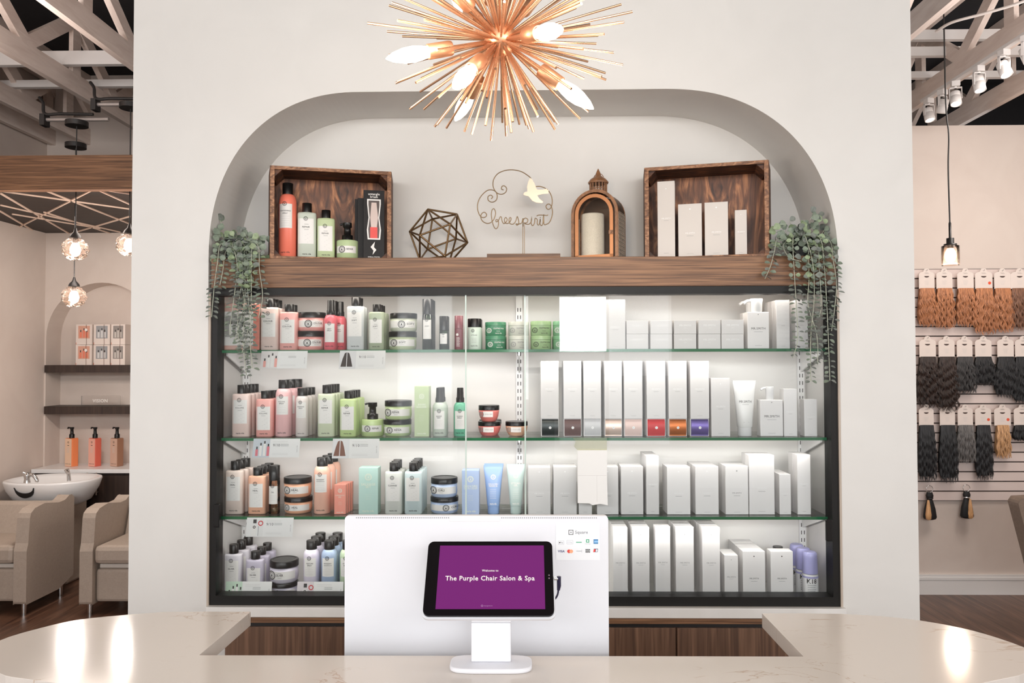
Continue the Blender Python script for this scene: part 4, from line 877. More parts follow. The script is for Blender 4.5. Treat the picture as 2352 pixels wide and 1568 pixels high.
put('carton', 1633, 1676, 868, 2, C_, 2, 'product_carton', 'white carton next to the squeezed white tube', 'box', G2, smith=1, bm=CARTON)
put('tube', 1687, 1741, 874, 2, (232, 231, 229), 1, 'cream_tube', 'white squeeze tube standing on its cap', 'tube', G2, smith=1, ink=mat('black_print', (34, 33, 33), .5), capm=WHITE)
put('pumpsmith', 1746, 1798, 888, 2, C_, 1, 'pump_bottle', 'square white pump bottle with bold black lettering on middle shelf', BT, G2, bf=.735)
put('carton', 1800, 1830, 893, 2, C_, 1, 'product_carton', 'slim white carton touching the square pump bottle', 'box', G2, smith=1, bm=CARTONW)
put('carton', 1847, 1876, 917, 2, C_, 1, 'product_carton', 'small slim white carton at the far end, middle shelf', 'box', G2, smith=1, bm=CARTONW)
# --- bottom shelf
put(BT, 516, 557, 1060, 3, (234, 214, 202), 3, 'shampoo_bottle', 'pale peach HEAL shampoo bottle', BT, G3, 'HEAL', skew=.004)
put(BT, 568, 609, 1075, 3, (240, 176, 142), 4, 'conditioner_bottle', 'peach orange HEAL conditioner bottle', BT, G3, 'HEAL', tall=0)
put('oil', 618, 643, 1068, 3, (224, 200, 168), 1, 'hair_oil_bottle', 'clear amber hair oil bottle with tall black cap', BT, G3, 'OIL', bf=.69)
b, _ = put('jar', 654, 717, 1138, 3, (240, 170, 132), 2, 'hair_mask_jar', 'peach HEAL hair mask jar, lower of its stack', 'jar', G3, 'HEAL', sx=-.6)
put('jar', 653, 715, 1094, 3, (240, 170, 132), 1, 'hair_mask_jar', 'peach HEAL hair mask jar, upper of its stack', 'jar', G3, 'HEAL', base=b, sx=-.55)
put('can', 722, 759, 1050, 3, (246, 188, 162), 3, 'hairspray_can', 'tall peach dry shampoo can', 'can', G3, 'INVISIDRY', 'SHAMPOO', skew=.004)
put('carton', 768, 794, 1113, 3, (244, 146, 126), 4, 'product_carton', 'small coral pink carton beside peach cans', 'box', G3, 'LUMINOUS', 'OIL', ink=mat('soft_white_print', (232, 238, 222), .5), d=.022, skew=.003)
put('carton', 824, 868, 1074, 3, (186, 222, 212), 2, 'product_carton', 'pale teal carton above the white monitor', 'box', G3, 'SALVAGE', 'SET', ink=mat('soft_white_print', (232, 238, 222), .5), d=.03)
put(BT, 883, 923, 1063, 3, (222, 224, 216), 3, 'shampoo_bottle', 'off white CLEANSE shampoo bottle', BT, G3, 'CLEANSE')
put(BT, 928, 969, 1063, 3, (206, 224, 226), 4, 'shampoo_bottle', 'icy blue CURLS shampoo bottle', BT, G3, 'CURLS')
b, _ = put('jar', 989, 1053, 1138, 3, (170, 192, 228), 2, 'hair_mask_jar', 'light blue CURLS hair mask jar, lower of its stack', 'jar', G3, 'CURLS', sx=.2)
put('jar', 990, 1051, 1095, 3, (178, 198, 230), 1, 'hair_mask_jar', 'light blue CURLS hair mask jar, upper of its stack', 'jar', G3, 'CURLS', base=b, sx=-.75)
put('carton', 1061, 1100, 1080, 3, (164, 188, 226), 2, 'product_carton', 'powder blue carton beside blue tubes', 'box', G3, 'COILS & CURLS', 'OIL-IN-CREAM', ink=mat('soft_white_print', (232, 238, 222), .5), d=.03)
put('tube', 1110, 1155, 1070, 3, (128, 162, 214), 2, 'cream_tube', 'blue squeeze tube standing on its cap', 'tube', G3, 'COILS & CURLS', 'FINISHING GEL')
put('tube', 1163, 1206, 1067, 3, (176, 200, 196), 1, 'cream_tube', 'grey green squeeze tube beside the blue tubes', 'tube', G3, 'STYLING', 'GEL')
for i, (x0, x1, top, w_, n) in enumerate(((1213, 1264, 1073, 'first white carton after the grey green tube', 2), (1271, 1324, 1072, 'second white carton after the grey green tube', 2), (1329, 1359, 1072, 'slim white carton behind the taped paper', 1), (1371, 1420, 1072, 'white carton half covered by the taped paper', 2),
      (1426, 1477, 1071, 'white carton just past the taped paper', 2), (1484, 1513, 1047, 'slim tall white carton past the taped paper', 3), (1532, 1585, 1072, 'white carton after the slim tall one, bottom shelf', 2), (1597, 1650, 1071, 'second white carton after the slim tall one, bottom shelf', 3),
      (1666, 1718, 1070, 'third white carton after the slim tall one, bottom shelf', 2), (1720, 1778, 1045, 'broadest tall white carton on the bottom glass shelf', 2), (1790, 1816, 1089, 'short slim white carton beside the broadest one', 3), (1831, 1861, 1044, 'slim tall white carton at the door pull end', 2))):
    put('carton', x0, x1, top, 3, C_, n, 'product_carton', w_, 'box', G3, smith=1, bm=CARTON if x0 < 1500 else CARTONW, ink=FOILG if x0 == 1666 else FOIL)
# --- cabinet floor
put(BT, 513, 553, 1252, 4, (214, 210, 218), 3, 'shampoo_bottle', 'silver grey SILVER shampoo bottle on cabinet floor', BT, G4, 'SILVER', gap=.028, skew=.004)
put(BT, 563, 603, 1268, 4, (186, 178, 198), 3, 'conditioner_bottle', 'lilac grey SILVER conditioner bottle on cabinet floor', BT, G4, 'SILVER', gap=.028, tall=0)
b, _ = put('jar', 622, 684, 1333, 4, (204, 198, 214), 2, 'hair_mask_jar', 'lilac SILVER hair mask jar, lower of its stack', 'jar', G4, 'SILVER', sx=-.2, gap=.01)
put('jar', 621, 685, 1283, 4, (208, 203, 216), 1, 'hair_mask_jar', 'lilac SILVER hair mask jar, upper of its stack', 'jar', G4, 'SILVER', base=b, sx=-.65)
put('can', 698, 734, 1240, 4, (222, 214, 230), 3, 'hairspray_can', 'pale lilac texture spray can on cabinet floor', 'can', G4, 'TEXTURE', 'SPRAY')
put('can', 739, 775, 1240, 4, (158, 180, 212), 3, 'hairspray_can', 'sky blue dry shampoo can on cabinet floor', 'can', G4, 'INVISIDRY', 'SHAMPOO')
put('can', 781, 816, 1240, 4, (192, 214, 176), 2, 'hairspray_can', 'pale green spray can half hidden behind the monitor', 'can', G4, 'STYLING', 'SPRAY')
for i, (x0, x1, top, w_, n) in enumerate(((1408, 1441, 1211, 'slim tall white carton beside the monitor, cabinet floor', 3), (1452, 1491, 1211, 'second tall white carton from the monitor, cabinet floor', 3), (1505, 1539, 1209, 'third tall white carton from the monitor, cabinet floor', 1), (1552, 1593, 1210, 'fourth tall white carton from the monitor, cabinet floor', 3),
      (1613, 1653, 1211, 'fifth tall white carton from the monitor, cabinet floor', 4), (1664, 1695, 1275, 'short slim white carton after the tall ones, cabinet floor', 2), (1706, 1757, 1266, 'broad short white carton, cabinet floor', 4), (1770, 1821, 1266, 'white carton with black lettering next to violet capped bottles', 1))):
    put('carton', x0, x1, top, 4, C_, n, 'product_carton', w_, 'box', G4, smith=1, bm=CARTONW, ink=mat('black_print', (34, 33, 33), .5) if x0 > 1700 else FOILG)
for k in range(2): put('oil', 1775, 1798, 1254 + 0 * k, 4, (205, 205, 208), 1, 'clear_bottle', 'small clear grey bottle behind the black lettered carton, %s' % ('nearer' if k == 0 else 'deeper'), BT, G4, 'OIL', Y=3.10 + .06 * k)
put('k18', 1842, 1878, 1266, 4, (168, 168, 216), 5, 'leave_in_bottle', 'white bottle with violet cap and black lettering', BT, G4, gap=.0005, skew=-.004, Y=3.03)

# --- shelf talker cards
def card(P, lab, pic, style, big='9/10', tilt=14, stand=False):
    (x0, x1, yt, yb) = P; Y = 2.992; a, b = U(x0, yt, Y), U(x1, yt, Y); w = b.x - a.x; h = (a.z - U(x0, yb, Y).z) / math.cos(math.radians(tilt)) 
    t = thing('price_card', lab, 'card', ((a.x + b.x) / 2, Y if not stand else 3.024, a.z), 0, 'printed talker cards in the display cabinet')
    if stand: t.location.z = ZDK + .001 + h * math.cos(math.radians(tilt)); 
    rot = Matrix.Rotation(math.radians(-tilt if not stand else -tilt), 4, 'X'); 
    def fn(x, z, lay): v = rot @ Vector((x, -.0005 - .0003 * lay, z)); return tuple(v)
    m = MB(); m.add([fn(x, z, l) for l in (0, -2) for x, z in ((-w / 2, -h), (w / 2, -h), (w / 2, 0), (-w / 2, 0))], [(0, 1, 2, 3), (4, 7, 6, 5), (0, 4, 5, 1), (1, 5, 6, 2), (2, 6, 7, 3), (3, 7, 4, 0)]); m.obj('sheet', PAPER, t)
    f = Flat(); f.rect(-w / 2, -h, -w * .14, 0, 4, 1)
    if style == 'hair':
        for s in (-1, 1):
            f.poly([(-w * .34 + s * w * .008, -h * .88), (-w * .34 + s * w * .13, -h * .88), (-w * .34 + s * w * .09, -h * .45), (-w * .34 + s * w * .05, -h * .15), (-w * .34 + s * w * .008, -h * .10)], 5, 2)
    elif style == 'lips':
        f.rect(-w * .38, -h * .95, -w * .28, -h * .42, 0, 2); f.rect(-w * .36, -h * .3, -w * .29, -h * .1, 1, 2); f.ring(-w * .2, -h * .3, w * .035, w * .055, 5, 2, 14); f.ring(-w * .33, -h * .5, w * .015, w * .03, 1, 3, 12); f.rect(-w * .245, -h * .95, -w * .235, -h * .45, 3, 2)
    else:
        for q, (xx, hh_) in enumerate(((-.44, .35), (-.36, .55), (-.28, .65), (-.2, .5))):
            f.rect(w * xx, -h * .92, w * (xx + .055), -h * (.92 - hh_), (5, 0, 0, 5)[q], 2); f.rect(w * (xx + .012), -h * (.92 - hh_), w * (xx + .043), -h * (.92 - hh_ - .14), 1, 2)
    if big: f.text(big, -w * .0, -h * .42, h * .14, 1, 1, .0); 
    for q in range(2): f.rect(-w * .08, -h * (.16 + q * .08), w * .24, -h * (.15 + q * .08), 2, 1); f.rect(w * .09, -h * (.32 + q * .07), w * .26, -h * (.30 + q * .07), 3, 1); f.rect(-w * .08, -h * (.80 + q * .06), w * .26, -h * (.79 + q * .06), 2, 1)
    f.text('maria nila', w * .455, -h * .55, h * .06, 3, 1, 0, None, 1)
    f.build('print', [LABEL, INK, PALEINK, GREY, cm(pic[0], .5), cm(pic[1], .5)], t, fn)
card((601, 707, 806, 846), 'printed card with bottle photo below the pink bottles, top shelf', ((228, 224, 222), (238, 170, 160)), 'b', '')
card((781, 886, 805, 847), 'printed card with dark hair photo and 9/10, top shelf', ((226, 226, 226), (58, 48, 44)), 'hair')
card((583, 690, 1007, 1049), 'printed card with bottle photo and 9/10, middle shelf', ((200, 208, 214), (220, 120, 130)), 'b')
card((765, 872, 1007, 1051), 'printed card with brown hair photo and 9/10, middle shelf', ((228, 228, 228), (126, 80, 62)), 'hair')
card((568, 675, 1188, 1230), 'printed card with red lips picture and 9/10, bottom shelf', ((232, 232, 230), (205, 44, 48)), 'lips')
card((512, 619, 1341, 1384), 'mint green pictured card standing on the cabinet floor', ((198, 222, 200), (190, 200, 190)), 'b', '', 12, True)
card((678, 785, 1343, 1386), 'card with red lips picture standing on the cabinet floor', ((222, 214, 216), (205, 44, 48)), 'lips', '', 12, True)
# ------------------------------------------------------------------ mantel objects
ZM = ZB1 + .0006
def crate(pxl, pxr, pyt, Yl, Yr, lab):
    a, b = U(pxl, 585, Yl), U(pxr, 585, Yr); d = Vector((b.x - a.x, b.y - a.y, 0)); W = d.length; ang = math.atan2(d.y, d.x)
    near = a if Yl < Yr else b; H = wz(pyt, near.y, pxl if Yl < Yr else pxr) - ZM
    t = thing('wooden_crate', lab, 'crate', ((a.x + b.x) / 2, (a.y + b.y) / 2, ZM), ang, 'rustic wooden crates on the mantel'); D = .165; fl = .018; th = .014
    # side panels flare slightly to the back
    for s in (-1, 1):
        m = MB(); x0, x1 = s * W / 2, s * (W / 2 + fl); q = -s * th
        vs = [(x0, 0, 0), (x0 + q, 0, 0), (x1 + q, D, 0), (x1, D, 0)]; m.add(vs + [(x, y, H) for x, y, z in vs], [(0, 1, 2, 3), (4, 7, 6, 5), (0, 4, 5, 1), (1, 5, 6, 2), (2, 6, 7, 3), (3, 7, 4, 0)])
        m.obj('side_panel', CRATE, t)
        m = MB(); m.b2((s * (W / 2 - .001) , -.004, 0), (s * (W / 2 - .018), .001, H)); m.obj('front_edge', CRATEE, t, bevel=.001)
        for zz in (0, 1):
            m = MB(); xx = s * (W / 2 - .015); z0 = th if not zz else H - th; c_ = .030
            P = [(xx, z0), (xx - s * c_, z0), (xx, z0 + (c_ if not zz else -c_))]; m.prism(P, .004, D - .01); m.obj('corner_block', CRATE, t)
    for z in (0, H - th):
        m = MB(); vs = [(-W / 2 + th, 0, z), (W / 2 - th, 0, z), (W / 2 + fl - th, D, z), (-W / 2 - fl + th, D, z)]; m.add(vs + [(x, y, z + th) for x, y, _ in vs], [(0, 3, 2, 1), (4, 5, 6, 7), (0, 1, 5, 4), (1, 2, 6, 5), (2, 3, 7, 6), (3, 0, 4, 7)]); m.obj('board', CRATE, t)
        m = MB(); m.b2((-W / 2 + .002, -.005, z), (W / 2 - .002, 0, z + th)); m.obj('front_edge', CRATEE, t, bevel=.001)
    m = MB(); m.b2((-W / 2 - fl + th, D - .008, th), (W / 2 + fl - th, D, H - th)); m.obj('back_panel', CRATEB, t)
    return t, a, b, th, ang
Tl, a1, b1, th1, an1 = crate(619, 899, 380, 2.985, 3.10, 'rustic brown wooden crate holding the orange bottle')
Tr, a2, b2_, th2, an2 = crate(1481, 1768, 367, 3.10, 2.985, 'rustic brown wooden crate holding only white cartons')
zc1 = ZM + .0146
G5 = 'products inside the crates'
def incrate(kind, x0, x1, top, Y, n, name, desc, cat, c, word='', sub='', an=0, **o):
    a, b = U(x0, top, Y), U(x1, top, Y); w = (b.x - a.x) ; h = a.z - zc1
    if kind == 'carton' and 'd' not in o: o['d'] = min(w, .045)
    t, d = make(kind, name, desc + (', ' + FILE[0] if n > 1 else ''), cat, G5, w, h, c, word, sub, **o); del t['_d']
    t.location = ((a.x + b.x) / 2, Y + d / 2, zc1); t.rotation_euler.z = an
    for k in range(1, n): dup(t, (t.location.x - math.sin(an) * k * (d + .003), t.location.y + k * (d + .003), zc1), desc + ', ' + FILE[k], an)
    return t
incrate('can', 635, 675, 417, 3.035, 1, 'hairspray_can', 'tall orange spray can standing in the crate', 'can', (246, 112, 86), 'THICKENING', 'SPRAY', cr=.30)
incrate('bottle', 681, 723, 465, 3.055, 1, 'shampoo_bottle', 'grey green REPAIR bottle standing in the crate', BT, (192, 202, 186), 'REPAIR', an=an1)
incrate('bottle', 726, 766, 481, 3.07, 1, 'conditioner_bottle', 'light green REPAIR bottle standing in the crate', BT, (184, 202, 150), 'REPAIR', an=an1, tall=0)
incrate('pumpjar', 768, 817, 508, 3.06, 1, 'pump_jar', 'squat green pump jar standing in the crate', 'jar', (176, 198, 144), 'REPAIR')
# brush box
Y = 3.085; a, b = U(833, 436, Y), U(880, 436, Y); w = b.x - a.x; h = a.z - zc1
for k in range(3):
    t = thing('brush_box', 'black boxed hair brush, ' + ('showing its window and red bristles', 'second, behind the window box', 'third, deepest in the crate')[k], 'box', ((a.x + b.x) / 2 - k * .0165 - (.012 if k else 0), Y + .02 + k * .022, zc1), an1 + (0 if k == 0 else .0), 'black brush boxes in the crate')
    hh = h * (1 if k == 0 else .90); m = MB(); m.b2((-w / 2, -.011, 0), (w / 2 * (1 if k == 0 else .3), .009, hh)); m.obj('carton_body', mat('black_carton', (26, 24, 25), .5, spec=.25), t)
    if k == 0:
        f = Flat(); f.text('untangle', 0, h * .93, h * .032, 0, 0, .05, w * .7); f.text('brush', 0, h * .89, h * .032, 0, 0, .05)
        P = [(-.30, .28), (.30, .28), (.34, .42), (.26, .60), (.33, .80), (.33, .87), (-.33, .87), (-.33, .80), (-.26, .60), (-.34, .42)]
        f.poly([(x * w, z * h) for x, z in P], 0, 0); f.poly([(x * w * .8, (z - .575) * h * .93 + .575 * h) for x, z in P], 1, 1)
        f.poly([(-.13 * w, .44 * h), (.13 * w, .44 * h), (.20 * w, .60 * h), (.12 * w, .82 * h), (-.12 * w, .82 * h), (-.18 * w, .60 * h)], 2, 2)
        f.rect(-.18 * w, .30 * h, .17 * w, .46 * h, 3, 3)
        f.poly([(.05 * w, .25 * h), (-.16 * w, .17 * h), (-.02 * w, .12 * h), (-.06 * w, .06 * h), (.12 * w, .13 * h), (.0, .17 * h), (.02 * w, .2 * h)], 0, 0); f.text('SHEILA STOTTS', 0, .018 * h, h * .016, 0, 0, .02, w * .85)
        f.build('printed_front', [LABEL, mat('window_dark', (60, 44, 40), .4), mat('handle_grey', (200, 180, 172), .3), mat('brush_red', (222, 52, 40), .4)], t, flatfn(-.011))
for (x0, x1, top, Y, n, w_, dd) in ((1512, 1551, 416, 3.085, 2, 'tallest slim white carton in the crate', .03), (1561, 1614, 468, 3.065, 1, 'white carton beside the tallest one in the crate', .045), (1622, 1674, 464, 3.055, 1, 'white carton in the middle of the crate', .045), (1690, 1716, 482, 3.03, 3, 'short slim white carton at the crate side', .022)):
    incrate('carton', x0, x1, top, Y, n, 'product_carton', w_, 'box', C_, smith=1, bm=mat('warm_grey_carton', (214, 207, 200), .5),  an=an2, d=dd)

# wire icosahedron
Yi = 3.13; cI = U(1007.2, 543.8, Yi); s_ = 68.67 / F * Yi * 1.0
Rr = [(0.84330873, 0.443404 * -1, -0.30368286), (0.29956854, 0.85696687, -0.41936437), (0.44619398, 0.2626798, 0.85551753)]
tt = math.atan(.5); V = [(0, 0, 1)] + [(math.cos(-2 * math.pi * i / 5) * math.cos(tt), math.sin(-2 * math.pi * i / 5) * math.cos(tt), math.sin(tt)) for i in range(5)]
V += [(math.cos(-2 * math.pi * (i + .5) / 5) * math.cos(tt), math.sin(-2 * math.pi * (i + .5) / 5) * math.cos(tt), -math.sin(tt)) for i in range(5)] + [(0, 0, -1)]
V = [Vector((sum(Rr[r][k] * v[k] for k in range(3)) for r in range(3))) * s_ for v in V]
mz = min(v.z for v in V); base = Vector((cI.x, Yi, ZM - mz + .003)); m = MB()
for i in range(12):
    for j in range(i + 1, 12):
        if (V[i] - V[j]).length < s_ * 1.1: m.tube([V[i], V[j]], .0040, 8)
for v in V: m.lathe([(.001, -.003), (.004, 0), (.001, .003)], v, 8)
o_ = m.obj('geometric_ornament', GOLDW, None, base); tag(o_, 'open bronze wire icosahedron ornament on the mantel', 'ornament')

# wire script sign
YQ = 3.10
def Q(cx, cy): u = U(1060 + cx / 7.129, 380 + cy / 7.129, YQ); return u
bp = Q(1018, 1460); t = thing('wire_sign', 'freespirit wire script sign with cut-out bird on a thin plank', 'sign', (bp.x, YQ, ZM)); OB = Vector((bp.x, YQ, ZM))
p0, p1 = Q(420, 1450), Q(1615, 1450); m = MB(); m.b2((p0.x - OB.x, -.02, 0), (p1.x - OB.x, .025, .031)); m.obj('base', WALNUT, t, bevel=.001)
WR = mat('twisted_wire', (140, 116, 84), .35, .7)
m = MB()
for xx in (1003, 1030): q = Q(xx, 960) - OB; m.tube([(q.x, 0, .015), (q.x, 0, q.z)], .0013, 6)
m.obj('post', WR, t)
C1 = [(690, 400), (655, 385), (665, 340), (705, 335), (740, 380), (720, 440), (660, 470), (590, 455), (540, 400), (515, 320), (530, 220), (600, 130), (720, 80), (850, 72), (980, 100), (1080, 160), (1140, 210)]
C2 = [(485, 545), (510, 515), (480, 485), (435, 510), (440, 570), (500, 600), (565, 570), (585, 500), (560, 430), (500, 400), (420, 410), (330, 490), (275, 590), (262, 700), (290, 800), (340, 850), (395, 840), (410, 800), (375, 765), (330, 790), (315, 850), (350, 915), (420, 948), (480, 935)]
C3 = [(1215, 345), (1300, 345), (1400, 390), (1460, 470), (1485, 560), (1480, 650), (1450, 705), (1410, 715), (1383, 675), (1400, 640), (1440, 632), (1475, 680), (1490, 770), (1470, 870), (1430, 940), (1380, 965)]
L1 = [(480, 935), (530, 880), (557, 790), (540, 715), (505, 720), (488, 800), (500, 900), (530, 1000), (565, 1035), (597, 1000), (607, 920), (585, 885), (560, 895), (570, 922), (605, 900), (635, 840), (655, 850), (662, 900), (690, 950), (725, 930), (748, 885), (725, 850), (702, 885), (718, 940), (765, 945), (805, 900), (812, 860), (790, 855), (777, 900), (795, 950), (845, 960), (885, 915), (912, 835), (932, 890), (938, 950), (910, 978), (892, 955), (930, 958), (985, 940), (1008, 865), (1008, 1000), (1010, 900), (1045, 860), (1085, 885), (1070, 935), (1025, 940), (1060, 960), (1105, 960), (1140, 920), (1148, 860), (1140, 940), (1165, 985), (1195, 940), (1205, 865), (1240, 885), (1240, 950), (1262, 975), (1285, 930), (1290, 875), (1285, 950), (1312, 985), (1335, 930), (1345, 800), (1348, 940), (1362, 970), (1380, 965)]
L2 = [(1230, 828), (1262, 812), (1340, 812), (1400, 818), (1415, 805)]
m = MB()
for C in (C1, C2, C3): m.tube(smooth_path([Q(*c) - OB for c in C], 6), .0019, 6)
m.obj('cloud_outline', WR, t)
m = MB()
for C in (L1, L2): m.tube(smooth_path([Q(*c) - OB for c in C], 5), .0018, 6)
for c in ((1148, 845), (1290, 850)): m.lathe([(.0005, -.002), (.0022, 0), (.0005, .002)], Q(*c) - OB, 8)
m.obj('script_lettering', WR, t)
BP = [(1010, 480), (1022, 450), (1045, 435), (1080, 430), (1072, 350), (1092, 270), (1125, 205), (1165, 240), (1170, 262), (1195, 290), (1198, 312), (1215, 340), (1220, 370), (1245, 400), (1330, 398), (1395, 380), (1400, 400), (1425, 400), (1420, 465), (1330, 470), (1240, 492), (1270, 540), (1340, 600), (1320, 618), (1230, 612), (1160, 580), (1120, 530), (1095, 505), (1050, 497)]
PB = [(Q(*c) - OB) for c in BP]; m = MB(); m.prism([(p.x, p.z) for p in PB], -.004, -.001); m.obj('bird', mat('cream_metal', (246, 224, 200), .35, .2), t)

# lantern and candle
YL = 3.04; LP = lambda cx, cy, Y=YL: U(900 + cx / 4.055, 340 + cy / 4.055, Y)
pl, pr = LP(1682, 990), LP(2100, 990); W = (pr.x - pl.x) * 1.08; lx = (pl.x + pr.x) / 2; H0 = LP(1890, 385).z - ZM; D = .12; ang = math.radians(-20)
t = thing('lantern', 'antique copper arched lantern with filigree side and domed top', 'lantern', (lx + .02, YL + .05, ZM), math.radians(-22)); hw = W / 2; rs = H0 - hw
def archp(w_, h_, n=16, z0=0): return [(w_, z0)] + [(w_ * math.cos(math.pi * i / n), h_ - w_ + w_ * math.sin(math.pi * i / n)) for i in range(n + 1)] + [(-w_, z0)]
def hoop(wo, wi, ho, hi, y0, y1, mb, zi=.0):
    A, B = archp(wo, ho), archp(wi, hi, z0=zi); n = len(A)
    for y, r in ((y0, 0), (y1, 1)): mb.add([(x, y, z) for x, z in A] + [(x, y, z) for x, z in B], [(i, i + 1, n + i + 1, n + i) for i in range(n - 1)])
    for P in (A, B): mb.add([(x, y0, z) for x, z in P] + [(x, y1, z) for x, z in P], [(i, i + 1, n + i + 1, n + i) for i in range(n - 1)])
yf, yb = -D / 2, D / 2
m = MB(); hoop(hw, hw - .012, H0, H0 - .012, yf, yf + .012, m); hoop(hw, hw - .010, H0, H0 - .010, yb - .008, yb, m); m.b2((-hw, yf, 0), (hw, yf + .012, .008)); m.b2((-hw, yb - .008, 0), (hw, yb, .008)); m.obj('body_frame', ANTQ, t)
m = MB(); n = 17; A = archp(hw - .001, H0 - .001); N = len(A); As = A[1:-1]
m.add([(x, yf + .01, z) for x, z in As] + [(x, yb - .006, z) for x, z in As], [(i, i + 1, len(As) + i + 1, len(As) + i) for i in range(len(As) - 1)], 0, True)
m.b2((-hw, yf, 0), (hw, yb, .004)); m.prism([(x, z) for x, z in archp(hw - .012, H0 - .012)], yb - .007, yb - .004); m.obj('roof_shell', mat('dark_bronze', (74, 54, 40), .4, .4), t)
for s in (-1, 1):
    m = MB(); k = 0; rnd = random.Random(5)
    for i in range(6): y = yf + .014 + (D - .028) * i / 5; m.b2((s * hw - .001, y - .0012, .0), (s * hw + .001, y + .0012, rs))
    for j in range(12):
        z = rs * (j + .5) / 12; m.b2((s * hw - .001, yf + .01, z - .001), (s * hw + .001, yb - .008, z + .001))
        for i in range(5):
            y = yf + .014 + (D - .028) * (i + .5) / 5; r_ = .006; m.tube([(s * hw, y + r_ * math.cos(a_), z + rs / 24 + r_ * math.sin(a_)) for a_ in [q * math.pi / 4 for q in range(8)]], .0009, 4, closed=True)
    m.obj('filigree_side', mat('pierced_silver', (176, 164, 150), .35, .6), t)
m = MB(); hoop(hw - .018, hw - .032, H0 - .02, H0 - .034, yf - .006, yf, m, .012); m.b2((-hw + .018, yf - .006, .006), (hw - .018, yf, .018)); d_ = m.obj('door', mat('copper_door', (184, 126, 84), .35, .5), t)
m = MB(); m.b2((hw - .034, yf - .012, rs * .52), (hw - .016, yf - .005, rs * .60)); m.tube([(hw - .024, yf - .012, rs * .56), (hw - .024, yf - .018, rs * .56)], .004); m.obj('latch', ANTQ, d_)
m = MB(); m.prism([(x, z) for x, z in archp(hw - .03, H0 - .032, z0=.014)], yf - .003, yf - .002); m.obj('glass', thin_glass('lantern_glass', (252, 250, 246), 1.3, 0), t)
zt = H0; R1 = .034
m = MB(); 
for i in range(16): a_ = 2 * math.pi * i / 16; m.tube([(R1 * math.cos(a_), R1 * math.sin(a_), zt - .012), (R1 * math.cos(a_), R1 * math.sin(a_), zt + .036)], .0026, 6)
for z in (zt - .008, zt + .012, zt + .035): m.tube([(R1 * math.cos(q * math.pi / 12), R1 * math.sin(q * math.pi / 12), z) for q in range(24)], .002, 6, closed=True)
m.obj('vent_collar', ANTQ, t)
zd = zt + .036; m = MB(); m.lathe([(.040, zd - .002), (.042, zd + .003), (.032, zd + .016), (.018, zd + .025), (.011, zd + .032), (.010, zd + .040), (.001, zd + .060)], n=28); m.obj('dome', ANTQ, t)
m = MB(); m.tube([(.021 * math.cos(q * math.pi / 14), .004, zd + .02 + .021 * math.sin(q * math.pi / 14)) for q in range(28)], .0014, 6, closed=True); m.obj('carry_ring', ANTQ, t)
cw_ = (LP(1980, 800).x - LP(1765, 800).x) / 2; ch = LP(1870, 598).z - ZM - .005
t = thing('pillar_candle', 'textured white pillar candle standing inside the lantern', 'candle', (LP(1872, 800).x + .004, YL + .045, ZM + .0045)); m = MB(); m.lathe([(cw_, 0), (cw_, ch - .004), (cw_ * .96, ch), (cw_ * .7, ch - .006), (.002, ch - .008)], n=36); m.obj('wax', grain('glitter_wax', (222, 219, 212), (246, 244, 238), (300, 300, 300), .5, bump=.3), t)
m = MB(); m.tube([(0, 0, ch - .008), (.001, 0, ch + .008)], .001, 6); m.obj('wick', INK, t)

# ------------------------------------------------------------------ trailing eucalyptus
LEAF = [grain('leaf_dusty_green', (108, 122, 108), (142, 154, 136), (40, 40, 40), .55), grain('leaf_fresh_green', (128, 146, 112), (160, 176, 142), (40, 40, 40), .55), grain('leaf_grey', (104, 110, 104), (138, 144, 136), (40, 40, 40), .6), grain('stem_pale', (170, 176, 158), (186, 190, 172), (40, 40, 40), .6)]
def leaf(mb, p, dirv, nrm, L, Wd, mi):
    d = dirv.normalized(); n = (nrm - d * nrm.dot(d)); n = n.normalized() if n.length > 1e-3 else Vector((0, -1, 0)); s = d.cross(n); vs = [p]; 
    prof = [(.12, .35), (.35, .85), (.6, 1), (.82, .75), (.96, .35)]
    for u, w in prof: c_ = .12 * L * (1 - abs(2 * u - 1)); vs += [p + d * L * u + s * Wd / 2 * w + n * (.16 * Wd * w), p + d * L * u - n * c_ * .3, p + d * L * u - s * Wd / 2 * w + n * (.16 * Wd * w)]
    vs.append(p + d * L); fs = [(0, 1, 2), (0, 2, 3)]
    for i in range(4): a = 1 + 3 * i; fs += [(a, a + 3, a + 4, a + 1), (a + 1, a + 4, a + 5, a + 2)]
    a = 13; e = len(vs) - 1; fs += [(a, e, a + 1), (a + 1, e, a + 2)]; mb.add(vs, fs, mi, True)
